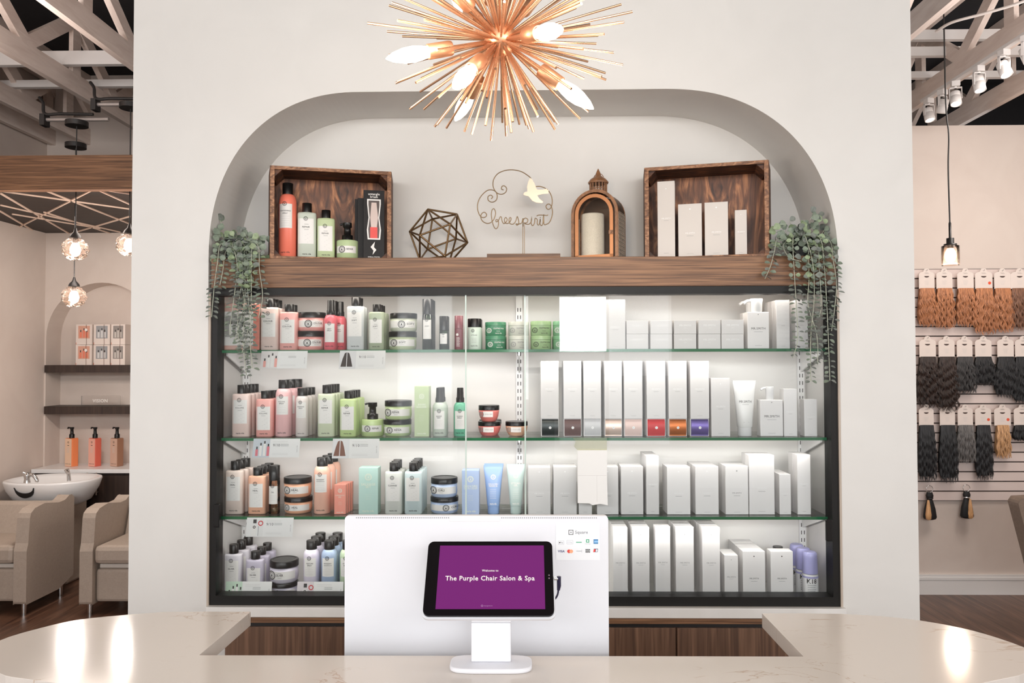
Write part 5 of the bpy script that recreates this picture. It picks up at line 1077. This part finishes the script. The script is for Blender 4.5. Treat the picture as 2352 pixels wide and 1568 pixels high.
def plant(pot_px, strands, tufts, lab, seed):
    rnd = random.Random(seed); pp = U(pot_px, 585, 3.03); t = thing('trailing_eucalyptus', lab, 'plant', (pp.x, 3.03, ZM)); O = Vector((pp.x, 3.03, ZM))
    m = MB(); m.lathe([(.040, 0), (.052, .075), (.054, .08), (.050, .08), (.046, .07)], n=32); m.obj('pot', mat('black_pot', (30, 30, 32), .4), t)
    for st in strands:
        P = [Vector((0, 0, .075))] ; k = len(st)
        for i, (x, y, Y) in enumerate(st): P.append(U(x, y, Y) - O)
        S = smooth_path(P, 10); m = MB(); m.tube(S, .0016, 5, 3); L = 0; nx = .012; tot = sum((S[i + 1] - S[i]).length for i in range(len(S) - 1)); side = 0
        for i in range(len(S) - 1):
            seg = (S[i + 1] - S[i]); ln = seg.length
            while nx <= L + ln:
                u = (nx - L) / ln; p = S[i] + seg * u; fr_ = nx / tot; T = seg.normalized(); size = (.0265 - .006 * fr_) * rnd.uniform(.75, 1.2)
                ang0 = rnd.uniform(-.5, .5) + (1.3 if side % 2 else 0) * (1 if fr_ < .45 else .35)
                for sg in (-1, 1):
                    hd = Vector((math.cos(ang0) * sg, math.sin(ang0) * sg - .15, 0)); up = .35 + rnd.uniform(-.3, .3)
                    dv = hd + Vector((0, 0, -up * (.3 if fr_ < .5 else 1))); nr = Vector((rnd.uniform(-.5, .5), -1 if fr_ < .45 or rnd.random() < .3 else -.6, rnd.uniform(.1, .5) if fr_ < .45 else 1.0))
                    q = p + dv * .004
                    if q.y + O.y > 2.935 and q.z < 0: dv.y = -abs(dv.y)
                    leaf(m, q, dv, nr, size, size * rnd.uniform(.8, 1.0) * (1 if fr_ < .5 else .8), rnd.choice((0, 0, 1, 2)) if fr_ < .5 else rnd.choice((0, 2, 2)))
                side += 1; nx += .0155 + .004 * rnd.random()
            L += ln
        m.obj('strand', LEAF, t)
    m = MB()
    for (x, y, n_) in tufts:
        c = U(x, y, 3.0 + rnd.uniform(-.03, .02)) - O
        for _ in range(max(3, int(n_ * .8))):
            p = c + Vector((rnd.gauss(0, .016), rnd.gauss(0, .014), rnd.gauss(0, .013))); dv = Vector((rnd.uniform(-1, 1), rnd.uniform(-.5, .2), rnd.uniform(-.7, .8))); sz = rnd.uniform(.02, .032)
            leaf(m, p, dv, Vector((rnd.uniform(-.4, .4), -1, rnd.uniform(-.3, .5))), sz, sz * .95, rnd.choice((0, 0, 1, 2)))
            m.tube([p, (p * .6 + c * .4) + Vector((0, 0, -.012))], .0008, 4, 3)
    m.obj('foliage', LEAF, t)
FY = 2.915
plant(545, [
    [(508, 560, 2.96), (500, 600, FY), (492, 660, FY), (486, 728, FY)], [(520, 575, 2.96), (512, 620, FY), (505, 655, FY)],
    [(534, 560, 2.95), (545, 610, FY), (538, 680, FY), (530, 740, FY), (528, 770, FY)], [(550, 560, 2.95), (558, 620, FY), (548, 700, FY), (546, 760, FY), (552, 800, FY)],
    [(560, 560, 2.95), (563, 630, FY), (562, 720, FY), (558, 780, FY), (566, 862, FY)], [(575, 555, 2.95), (577, 620, FY), (577, 720, FY), (575, 790, FY), (580, 845, FY)],
    [(590, 560, 2.95), (596, 620, FY), (603, 680, FY), (594, 730, FY)], [(540, 570, 2.95), (552, 640, FY), (560, 700, FY), (540, 780, FY)], [(565, 570, 2.95), (568, 650, FY), (572, 740, FY), (556, 810, FY)]],
    [(512, 510, 5), (503, 535, 9), (520, 545, 8), (540, 542, 10), (560, 545, 10), (580, 550, 10), (598, 560, 8), (606, 585, 7), (555, 575, 10), (575, 585, 8), (500, 575, 8), (604, 612, 5), (508, 605, 5)], 'grey green trailing eucalyptus in black pot beside the orange bottle crate', 11)
plant(1840, [
    [(1790, 545, 2.96), (1778, 580, FY), (1770, 610, FY), (1757, 640, FY)], [(1800, 560, 2.96), (1812, 590, FY), (1840, 600, FY)],
    [(1822, 545, 2.95), (1824, 620, FY), (1829, 700, FY), (1832, 780, FY), (1820, 822, FY)], [(1848, 540, 2.95), (1866, 600, FY), (1870, 680, FY), (1862, 780, FY), (1862, 876, FY)],
    [(1855, 560, 2.95), (1858, 640, FY), (1856, 700, FY), (1876, 770, FY), (1878, 838, FY)], [(1882, 545, 2.95), (1893, 610, FY), (1899, 700, FY), (1903, 790, FY), (1906, 874, FY)],
    [(1902, 550, 2.96), (1914, 600, FY), (1921, 650, FY), (1918, 700, FY), (1910, 760, FY)], [(1875, 560, 2.95), (1882, 620, FY), (1886, 700, FY), (1880, 730, FY)]],
    [(1856, 496, 5), (1868, 505, 6), (1784, 520, 9), (1800, 535, 9), (1822, 520, 9), (1838, 528, 9), (1860, 520, 9), (1880, 530, 9), (1900, 545, 9), (1790, 560, 8), (1812, 560, 6), (1850, 550, 8), (1880, 560, 8), (1908, 575, 7), (1915, 600, 5), (1800, 585, 5)], 'grey green trailing eucalyptus in black pot beside the white carton crate', 23)

# ------------------------------------------------------------------ starburst chandelier
YC = 2.0; cc = U(1150, 92, YC); kx = YC / F
t = thing('starburst_chandelier', 'brass starburst chandelier with bare candle bulbs', 'chandelier', cc)
m = MB(); m.se([(.044 * math.cos(q), .044 * math.cos(q), .044 * math.sin(q)) for q in [math.radians(-88 + 176 * i / 20) for i in range(21)]], n=32); m.obj('hub', COPPERS, t)
m = MB(); m.tube([(0, 0, .04), (0, 0, 3.9 - cc.z)], .008, 12); m.obj('stem', COPPERS, t); m = MB(); m.lathe([(.06, 3.36 - cc.z), (.06, 3.39 - cc.z)]); m.obj('canopy', COPPERS, t)
BUL = [((1265, 72), -1, 1), ((935, 127), -.2, 1), ((1062, 182), -1, 1), ((1062, 248), 1, 1), ((1325, 222), -.2, 1), ((1057, 8), 1, 1), ((1245, -28), .4, 1), ((1110, -70), .4, 1), ((1010, -60), -.4, 1)]
BD = []
for (px, py), sg, _ in BUL:
    v = Vector(((px - 1150) * kx, 0, -(py - 92) * kx)); R = .262
    best = None
    for k_ in range(121):
        Yk = YC - R + 2 * R * k_ / 120; q_ = U(px, py, Yk) - cc
        if (Yk - YC) * sg < -.001: continue
        e_ = abs(q_.length - R)
        if best is None or e_ < best[0] - 1e-4: best = (e_, q_)
    v = best[1]
    BD.append(v.normalized())
for v in BD:
    Mx = v.to_track_quat('Z', 'Y').to_matrix()
    def tr(mb): mb.v = [tuple(Mx @ Vector(q)) for q in mb.v]; return mb
    m = MB(); m.lathe([(.006, .03), (.006, .145)], n=12); m.lathe([(.018, .140), (.0195, .146), (.0195, .205), (.016, .206), (.016, .19)], n=24, cap1=False); sk = tr(m).obj('socket', COPPERS, t)
    m = MB(); m.lathe([(.012, .198), (.014, .206), (.018, .225), (.0205, .245), (.019, .27), (.012, .298), (.004, .314), (.001, .318)], n=24); tr(m).obj('bulb', mat('candle_bulb', (255, 250, 240), .2, emit=(255, 232, 205), es=9), sk)
RODS = []; NR = 158; ga = math.pi * (3 - math.sqrt(5)); rr = random.Random(4)
for i in range(NR):
    z = 1 - 2 * (i + .5) / NR; r = math.sqrt(1 - z * z); v = Vector((r * math.cos(ga * i), r * math.sin(ga * i), z)).normalized()
    if max(v.dot(b) for b in BD) > .985: continue
    RODS.append((v, rr.choice((1, .97, 1.02, .88, .76, .93)) / math.sqrt((1 - v.z ** 2) / .345 ** 2 + v.z ** 2 / .245 ** 2)))
vis = sorted(range(len(RODS)), key=lambda i: RODS[i][0].z)          # lower rods show in the photograph
rest = MB()
for q, i in enumerate(vis):
    v, L = RODS[i]; m = MB() if q < 99 else rest
    m.tube([v * .042, v * L], .0033, 8)
    if q < 99: m.obj('rod', COPPER, t)
ro = rest.obj('rod', COPPER, t); ro['kind'] = 'stuff'
for q, (dx, dz, dy) in enumerate(((0.12, -.02, -.14), (-.14, -.04, -.12), (.1, -.16, .05))):
    l = bpy.data.lights.new('chandelier_glow', 'POINT'); l.energy = 7.0; l.color = (1, .84, .68); l.shadow_soft_size = .06
    lo = bpy.data.objects.new('chandelier_glow', l); COL.objects.link(lo); lo.location = cc + Vector((dx, dy, dz)) * 1.9

# ------------------------------------------------------------------ reception counter
ZC = 1.07
def vein_stone():
    m = bpy.data.materials.new('veined_quartz'); m.use_nodes = True; nt = m.node_tree; b = nt.nodes['Principled BSDF']; tc = nt.nodes.new('ShaderNodeTexCoord')
    n = nt.nodes.new('ShaderNodeTexNoise'); n.inputs['Scale'].default_value = 3.2; n.inputs['Detail'].default_value = 9; n.inputs['Distortion'].default_value = 1.6
    mp = nt.nodes.new('ShaderNodeMapping'); mp.inputs['Scale'].default_value = (1, 2.4, 1)
    s = nt.nodes.new('ShaderNodeMath'); s.operation = 'SUBTRACT'; s.inputs[1].default_value = .5; ab = nt.nodes.new('ShaderNodeMath'); ab.operation = 'ABSOLUTE'
    r = nt.nodes.new('ShaderNodeValToRGB'); r.color_ramp.elements[0].position = 0; r.color_ramp.elements[0].color = (1, 1, 1, 1); r.color_ramp.elements[1].position = .008; r.color_ramp.elements[1].color = (0, 0, 0, 1)
    n2 = nt.nodes.new('ShaderNodeTexNoise'); n2.inputs['Scale'].default_value = 7; r2 = nt.nodes.new('ShaderNodeValToRGB'); r2.color_ramp.elements[0].position = .52; r2.color_ramp.elements[1].position = .62
    mu = nt.nodes.new('ShaderNodeMath'); mu.operation = 'MULTIPLY'; mx = nt.nodes.new('ShaderNodeMix'); mx.data_type = 'RGBA'; mx.inputs[6].default_value = lin((212, 204, 196)); mx.inputs[7].default_value = lin((188, 168, 150))
    L = nt.links.new; L(tc.outputs['Object'], mp.inputs[0]); L(mp.outputs[0], n.inputs['Vector']); L(tc.outputs['Object'], n2.inputs['Vector']); L(n.outputs['Fac'], s.inputs[0]); L(s.outputs[0], ab.inputs[0]); L(ab.outputs[0], r.inputs[0])
    L(n2.outputs['Fac'], r2.inputs[0]); L(r.outputs[0], mu.inputs[0]); L(r2.outputs[0], mu.inputs[1]); L(mu.outputs[0], mx.inputs[0]); L(mx.outputs[2], b.inputs['Base Color']); b.inputs['Roughness'].default_value = .11; b.inputs['Specular IOR Level'].default_value = .5
    return m
QZ = vein_stone()
lc = [(576, 1404), (474, 1404), (380, 1404.5), (293, 1411), (184, 1422), (95, 1441), (0, 1470), (-42, 1506), (0, 1546), (55, 1558), (126, 1567)]
rc = [(1750, 1408), (1850, 1408), (1930, 1409), (2020, 1414), (2118, 1425), (2236, 1448), (2352, 1486), (2392, 1515), (2352, 1546), (2310, 1557), (2257, 1568)]
Lp = [UZ(x, y, ZC) for x, y in lc]; Rp = [UZ(x, y, ZC) for x, y in rc]
il, ir = UZ(457, 1504, ZC), UZ(1846, 1507, ZC)
Ls = smooth_path([(p.x, p.y, 0) for p in Lp[3:]], 4); Rs = smooth_path([(p.x, p.y, 0) for p in Rp[3:]], 4)
front = smooth_path([(Lp[-1].x, Lp[-1].y, 0), (-.6, 1.305, 0), (-.3, 1.262, 0), (0, 1.25, 0), (.3, 1.262, 0), (.6, 1.305, 0), (Rp[-1].x, Rp[-1].y, 0)], 4)
out = [(p.x, p.y) for p in Lp[:3]] + [(p[0], p[1]) for p in Ls] + [(p[0], p[1]) for p in front[1:-1]] + [(p[0], p[1]) for p in Rs[::-1]] + [(p.x, p.y) for p in Rp[:3][::-1]] + [(ir.x, ir.y), (il.x, il.y)]
mb = MB(); TH = .032; mb.prism(out, ZC - TH, ZC, 0, 'z')
from mathutils.geometry import tessellate_polygon
tri = tessellate_polygon([[Vector((x, y, 0)) for x, y in out]]); NO = len(out)
mb = MB(); mb.add([(x, y, ZC - TH) for x, y in out] + [(x, y, ZC) for x, y in out], [tuple(t_) for t_ in tri] + [tuple(i + NO for i in t_) for t_ in tri] + [(i, (i + 1) % NO, NO + (i + 1) % NO, NO + i) for i in range(NO)])
co = mb.obj('reception_countertop', QZ, bevel=.002); tag(co, 'U-shaped white veined stone reception countertop with rounded ends', 'countertop')
def offs(P, d):
    cx = sum(p[0] for p in P) / len(P); cy = 1.5; o_ = []
    for x, y in P: 
        v = Vector((x, y - cy)); o_.append((x - d * (1 if x > 0 else -1) * min(1, abs(x) / .5), y + (d if y < cy else -d)))
    return o_
outer = [(p[0], p[1]) for p in Ls] + [(p[0], p[1]) for p in front[1:-1]] + [(p[0], p[1]) for p in Rs[::-1]]
oo = offs(outer, .03); ii = offs(outer, .075); n = len(oo); mb = MB()
for A in (oo, ii): mb.add([(x, y, 0.0) for x, y in A] + [(x, y, ZC - TH - .0005) for x, y in A], [(i, i + 1, n + i + 1, n + i) for i in range(n - 1)], 0, True)
mb.add([(x, y, ZC - TH - .0005) for x, y in oo] + [(x, y, ZC - TH - .0005) for x, y in ii], [(i, i + 1, n + i + 1, n + i) for i in range(n - 1)])
for k in (0, n - 1): mb.add([(oo[k][0], oo[k][1], 0), (ii[k][0], ii[k][1], 0), (ii[k][0], ii[k][1], ZC - TH), (oo[k][0], oo[k][1], ZC - TH)], [(0, 1, 2, 3)])
tag(mb.obj('reception_desk_body', WHITE), 'curved white reception desk front under the stone counter', 'reception desk')
# work desk behind the front ledge, holding the monitor
mb = MB(); mb.b2((il.x + .03, 1.60, .72), (ir.x - .03, 1.95, .745)); mb.b2((il.x + .03, 1.60, 0), (il.x + .055, 1.93, .72)); mb.b2((ir.x - .055, 1.60, 0), (ir.x - .03, 1.93, .72))
tag(mb.obj('work_desk', WALNUTV), 'low walnut work desk hidden behind the stone counter', 'desk')
# back counter under the display cabinet
zl1, zl0 = wz(1395, 2.93, 1200), wz(1418, 2.93, 1200)
mb = MB(); mb.b2((xl, 2.925, zl0), (xr + .012, 2.949, zl1)); tag(mb.obj('back_counter_ledge', grain('ledge_quartz', (228, 226, 222), (236, 234, 231), (4, 4, 4), .2), bevel=.002), 'white stone ledge running under the display cabinet', 'countertop')
bc = thing('base_cabinet', 'low walnut base cabinet below the white ledge', 'cabinet', (0, 2.93, 0)); m = MB(); m.b2((-1.15, .003, 0), (1.15, .019, zl0 - .025)); m.b2((-1.15, .012, zl0 - .025), (1.15, .0185, zl0)); m.obj('body', WALNUTV, bc)
for k in range(4): m = MB(); x0 = -1.14 + k * .572; m.b2((x0, -.012, .08), (x0 + .566, .003, zl0 - .034)); m.obj('drawer', WALNUTV, bc, bevel=.001)
m = MB(); m.b2((-1.15, -.002, zl0 - .034), (1.15, .0115, zl0 - .02)); m.obj('shadow_gap', BLKM, bc); m = MB(); m.b2((-1.15, -.012, zl0 - .018), (1.15, .012, zl0 - .001)); m.obj('top_rail', WALNUT, bc)

# monitor back
YM = 1.63; p0, p1 = U(792, 1184, YM), U(1397, 1184, YM); w = p1.x - p0.x; zt = p0.z; zb2 = ZC - .17; cx = (p0.x + p1.x) / 2
t = thing('computer_monitor', 'back of a large white monitor facing away behind the counter', 'monitor', (cx, YM, .745)); h1, h0 = zt - .745, zb2 - .745
WM = mat('satin_white_shell', (226, 227, 232), .42)
m = MB(); 
def rr_(w_, z0, z1, r, n=5):
    P = []
    for (sx, sz, a0) in ((1, 1, 0), (-1, 1, 90), (-1, -1, 180), (1, -1, 270)):
        for i in range(n + 1): a_ = math.radians(a0 + 90 * i / n); P.append((sx * (w_ - r) + r * math.cos(a_), (z1 - r if sz > 0 else z0 + r) + r * math.sin(a_)))
    return P
m.prism(rr_(w / 2, h0, h1, .008), 0, .014); m.obj('shell', WM, t, bevel=.002)
m = MB(); m.b2((-w / 2 + .006, .014, h0 + .01), (w / 2 - .006, .016, h1 - .006)); m.obj('screen', mat('dark_screen', (20, 20, 22), .15), t)
f = Flat(); nd = 118
for i in range(nd):
    x = -w * .455 + w * .91 * i / (nd - 1)
    if -.06 * w - .0 < x + w * .0 and x < .1 * w and x > -.1 * w: pass
    hx0, hx1 = U(1033, 1190, YM).x - cx, U(1148, 1190, YM).x - cx
    if not (hx0 - .002 < x < hx1 + .002): f.rect(x - .0011, h1 - .0055, x + .0011, h1 - .0030, 0, 0)
f.build('vent_holes', [mat('vent_dark', (150, 150, 152), .6)], t, flatfn(0))
m = MB(); m.b2((hx0, -.0015, h1 - .0115), (hx1, .002, h1 + .0005)); m.obj('camera_hatch', mat('hatch_white', (232, 231, 232), .35), t, bevel=.0006)
m = MB(); m.b2((-.03, .016, .01), (.03, .03, h0 + .16)); m.se([(.11, .08, 0), (.11, .08, .008), (.105, .075, .01)], (0, .04, 0.0005), 28, 3); m.obj('stand', WM, t)
# payment sticker
p = U(1327, 1243, YM); t = thing('payment_sticker', 'square reader decal with rows of card payment logos', 'sticker', (p.x, YM - .0006, p.z)); k = YM / F * 1.0
m = MB(); m.b2((-50 * k, -.0004, -42 * k), (50 * k, 0, 42 * k)); m.obj('sheet', mat('clear_white_decal', (238, 240, 243), .22), t)
def S(px, py): return ((px - 1327) * k, (1243 - py) * k)
f = Flat(); CP = lambda cx_, cz_, r, n_=16: [(cx_ + r * math.cos(2 * math.pi * i / n_), cz_ + r * math.sin(2 * math.pi * i / n_)) for i in range(n_)]
x, z = S(1311.5, 1222); q = 5.4 * k; th = 1.2 * k
f.rect(x - q, z - q, x + q, z - q + th).rect(x - q, z + q - th, x + q, z + q).rect(x - q, z - q, x - q + th, z + q).rect(x + q - th, z - q, x + q, z + q).rect(x - 1.1 * k, z - 1.1 * k, x + 1.1 * k, z + 1.1 * k)
x, z = S(1335.5, 1225); f.text('Square', x, z, 7 * k, 1, 1)
x, z = S(1289, 1245.5)
for xx, zz, r_ in ((1289, 1245.5, 6.5), (1309, 1244.5, 7.2)):
    x, z = S(xx, zz); f.rect(x - r_ * k, z - 4.2 * k, x + r_ * k, z - 3.7 * k, 2).rect(x - r_ * k, z + 3.7 * k, x + r_ * k, z + 4.2 * k, 2).rect(x - r_ * k, z - 4 * k, x - (r_ - .5) * k, z + 4 * k, 2).rect(x + (r_ - .5) * k, z - 4 * k, x + r_ * k, z + 4 * k, 2)
x, z = S(1285.5, 1245.3); f.poly(CP(x, z, 1.4 * k), 0); x, z = S(1290.5, 1246.5); f.text('Pay', x, z, 3 * k, 1, 1); x, z = S(1309, 1246); f.text('G Pay', x, z, 3 * k, 2, 1)
x, z = S(1329.5, 1244.5); f.rect(x - 6.5 * k, z - .9 * k, x + 6.5 * k, z + .9 * k, 3)
x, z = S(1349.5, 1241.5); f.rect(x - 3.6 * k, z - 3.8 * k, x + 3.6 * k, z + 3.8 * k, 3, 0).rect(x - 1.6 * k, z - 2.2 * k, x + 1.6 * k, z + 2.2 * k, 8, 1); x, z = S(1349.5, 1249); f.text('Cash App', x, z, 2.2 * k, 2, 1)
x, z = S(1368, 1243); f.rect(x - 5.2 * k, z - 5.2 * k, x + 5.2 * k, z + 5.2 * k, 4, 0).rect(x - 3.6 * k, z - 2 * k, x + 5.2 * k, z + 2 * k, 9, 1)
x, z = S(1289.5, 1267.3); f.text('VISA', x, z, 5 * k, 5, 1, .03)
x, z = S(1307, 1265); f.poly(CP(x, z, 4.2 * k), 6, 0); x, z = S(1312, 1265); f.poly(CP(x, z, 4.2 * k), 7, 1)
x, z = S(1329.5, 1264.5); f.rect(x - 6 * k, z - .7 * k, x + 6 * k, z + .7 * k, 2).rect(x + 6.2 * k, z - 3.5 * k, x + 6.8 * k, z + 3.5 * k, 2)
x, z = S(1349.5, 1264)
for q_ in range(3): f.rect(x + (-5 + q_ * 3.6) * k, z - 3.8 * k, x + (-2 + q_ * 3.6) * k, z + 3.8 * k, 0, 0); f.rect(x + (-4.4 + q_ * 3.6) * k, z - 1.2 * k, x + (-2.6 + q_ * 3.6) * k, z + 1.2 * k, 8, 1)
x, z = S(1367.5, 1263); f.poly([(x - 5.5 * k, z - 3.8 * k), (x + 4.2 * k, z - 3.8 * k), (x + 5.8 * k, z + 3.8 * k), (x - 4 * k, z + 3.8 * k)], 10, 0); f.poly([(x - 5.5 * k, z - 3.8 * k), (x - 2 * k, z - 3.8 * k), (x + .2 * k, z + 2.8 * k), (x - 4.2 * k, z + 2.8 * k)], 6, 1); f.poly([(x - .2 * k, z - 2.8 * k), (x + 3.4 * k, z - 2.8 * k), (x + 4.6 * k, z + 2.8 * k), (x + 1 * k, z + 2.8 * k)], 8, 1)
f.build('payment_logos', [INK, mat('logo_grey', (110, 110, 116), .5), mat('logo_pale', (176, 178, 184), .5), cm((70, 170, 126), .5), cm((74, 134, 184), .5), cm((74, 72, 124), .5), cm((226, 70, 60), .5), cm((244, 170, 130), .5), mat('clear_white_decal'), cm((150, 196, 236), .5), cm((52, 70, 110), .5)], t, flatfn(-.0004))

# tablet stand
zc_ = ZC; TL, TRp = U(987, 1243, 1.50), U(1272, 1243, 1.50); BLp, BRp = U(968, 1413, 1.405), U(1269, 1413, 1.405)
pb = (BLp + BRp) / 2; pt = (TL + TRp) / 2; up = (pt - pb); Hh = up.length; W = ((TRp - TL).length + (BRp - BLp).length) / 2; upn = up.normalized(); rt = (BRp - BLp).normalized(); upn = (upn - rt * upn.dot(rt)).normalized(); nr = rt.cross(upn)  # away from the viewer
base = UZ(1126, 1549, ZC); OB = Vector((base.x, base.y + .037, ZC + .0006)); ctr = (pb + pt) / 2
t = thing('tablet_stand', 'white countertop stand holding the purple screened tablet', 'tablet stand', OB)
m = MB(); bw = (U(1222, 1535, 1.42).x - U(1029, 1535, 1.42).x) / 2; m.se([(bw * .97, .035, 0), (bw, .037, .002), (bw, .037, .007), (bw * .97, .034, .0085)], (0, 0, 0), 40, 4.5); m.obj('base', WM, t)
sw = (U(1172, 1480, 1.46).x - U(1081, 1480, 1.46).x) / 2; zt = pb.z - ZC + .018; m = MB(); m.b2((-sw, -.002, .0087), (sw, .020, zt * .62)); m.obj('stem', WM, t, bevel=.002); m = MB(); m.b2((-sw, -.0016, zt * .622), (sw, .0196, zt)); m.obj('stem_head', WM, t, bevel=.002)
tb = thing('tablet', 'black framed tablet with purple welcome screen', 'tablet', ctr); 
def T3(x, z, y): return tuple(rt * x + upn * z - nr * 0 + nr * y)
sgn = 1 if nr.y > 0 else -1
def T(x, z, y): return tuple(rt * x + upn * z + nr * (y * sgn))
P = rr_(W / 2, -Hh / 2, Hh / 2, .011); n = len(P)
m = MB(); m.add([T(x, z, 0) for x, z in P], [tuple(range(n))]); m.add([T(x, z, .007) for x, z in P], [tuple(range(n))]); m.add([T(x, z, 0) for x, z in P] + [T(x, z, .007) for x, z in P], [(i, (i + 1) % n, n + (i + 1) % n, n + i) for i in range(n)]); m.obj('bezel', mat('black_gloss', (10, 6, 9), .3, spec=.06), tb)
P2 = rr_(W / 2 + .003, -Hh / 2 - .004, Hh / 2 + .001, .013); n = len(P2); m = MB(); m.add([T(x, z, .0072) for x, z in P2], [tuple(range(n))]); m.add([T(x, z, .014) for x, z in P2], [tuple(range(n))]); m.add([T(x, z, .0072) for x, z in P2] + [T(x, z, .014) for x, z in P2], [(i, (i + 1) % n, n + (i + 1) % n, n + i) for i in range(n)]); m.obj('back_shell', WM, tb)
sx0, sx1 = -W * .405, W * .432; sz0, sz1 = -Hh * .42, Hh * .44
f = Flat(); f.rect(sx0, sz0, sx1, sz1, 0, 0); 
sm_ = (sx0 + sx1) / 2 - .002; f.text('Welcome to', sm_, Hh * .075, Hh * .028, 1, 1, .02, W * .13); f.text('The Purple Chair Salon & Spa', sm_, -Hh * .045, Hh * .062, 1, 1, .035, W * .70); f.text('mangomint', sm_ - .002, -Hh * .385, Hh * .016, 2, 1, 0, W * .07); f.ring(sm_ - W * .055, -Hh * .378, .0012, .002, 2, 1, 10)
SCR = mat('purple_screen', (14, 4, 14), .3, emit=(140, 44, 134), es=.85, spec=.08)
f.build('screen', [SCR, mat('screen_text', (20, 20, 20), .1, emit=(255, 245, 240), es=1.1), mat('screen_text_dim', (20, 20, 20), .1, emit=(200, 140, 200), es=.8)], tb, lambda x, z, l: T(x, z, -.0004 - .0003 * l))
m = MB(); 
for dz in (.006, -.004): q = [T(W * .468 + .0016 * math.cos(i * math.pi / 4), dz * .6 + .0016 * math.sin(i * math.pi / 4), -.0006) for i in range(8)]; m.add(q, [tuple(range(8))])
m.obj('sensor', mat('sensor_grey', (110, 90, 104), .3), tb)
cb_ = MB(); A = Vector(T(W / 2 + .002, 0.0, .006)); 
cb_.tube([A, A + Vector((.008, 0, 0))], .0035, 10, 1); cb_.tube([A + Vector((.009, 0, .004)), A + Vector((.009, 0, -.014)), A + Vector((.008, 0, -.022))], [.004, .004, .0028], 10, 0)
cb_.tube(smooth_path([A + Vector((.008, 0, -.02)), A + Vector((.006, .002, -.032)), A + Vector((-.001, .006, -.042)), A + Vector((-.012, .02, -.045))]), .0018, 8, 0)
o_ = cb_.obj('charging_cable', [mat('navy_black', (26, 22, 52), .35), CHROME], None, ctr); tag(o_, 'dark angled charging cable plugged into the tablet edge', 'cable')
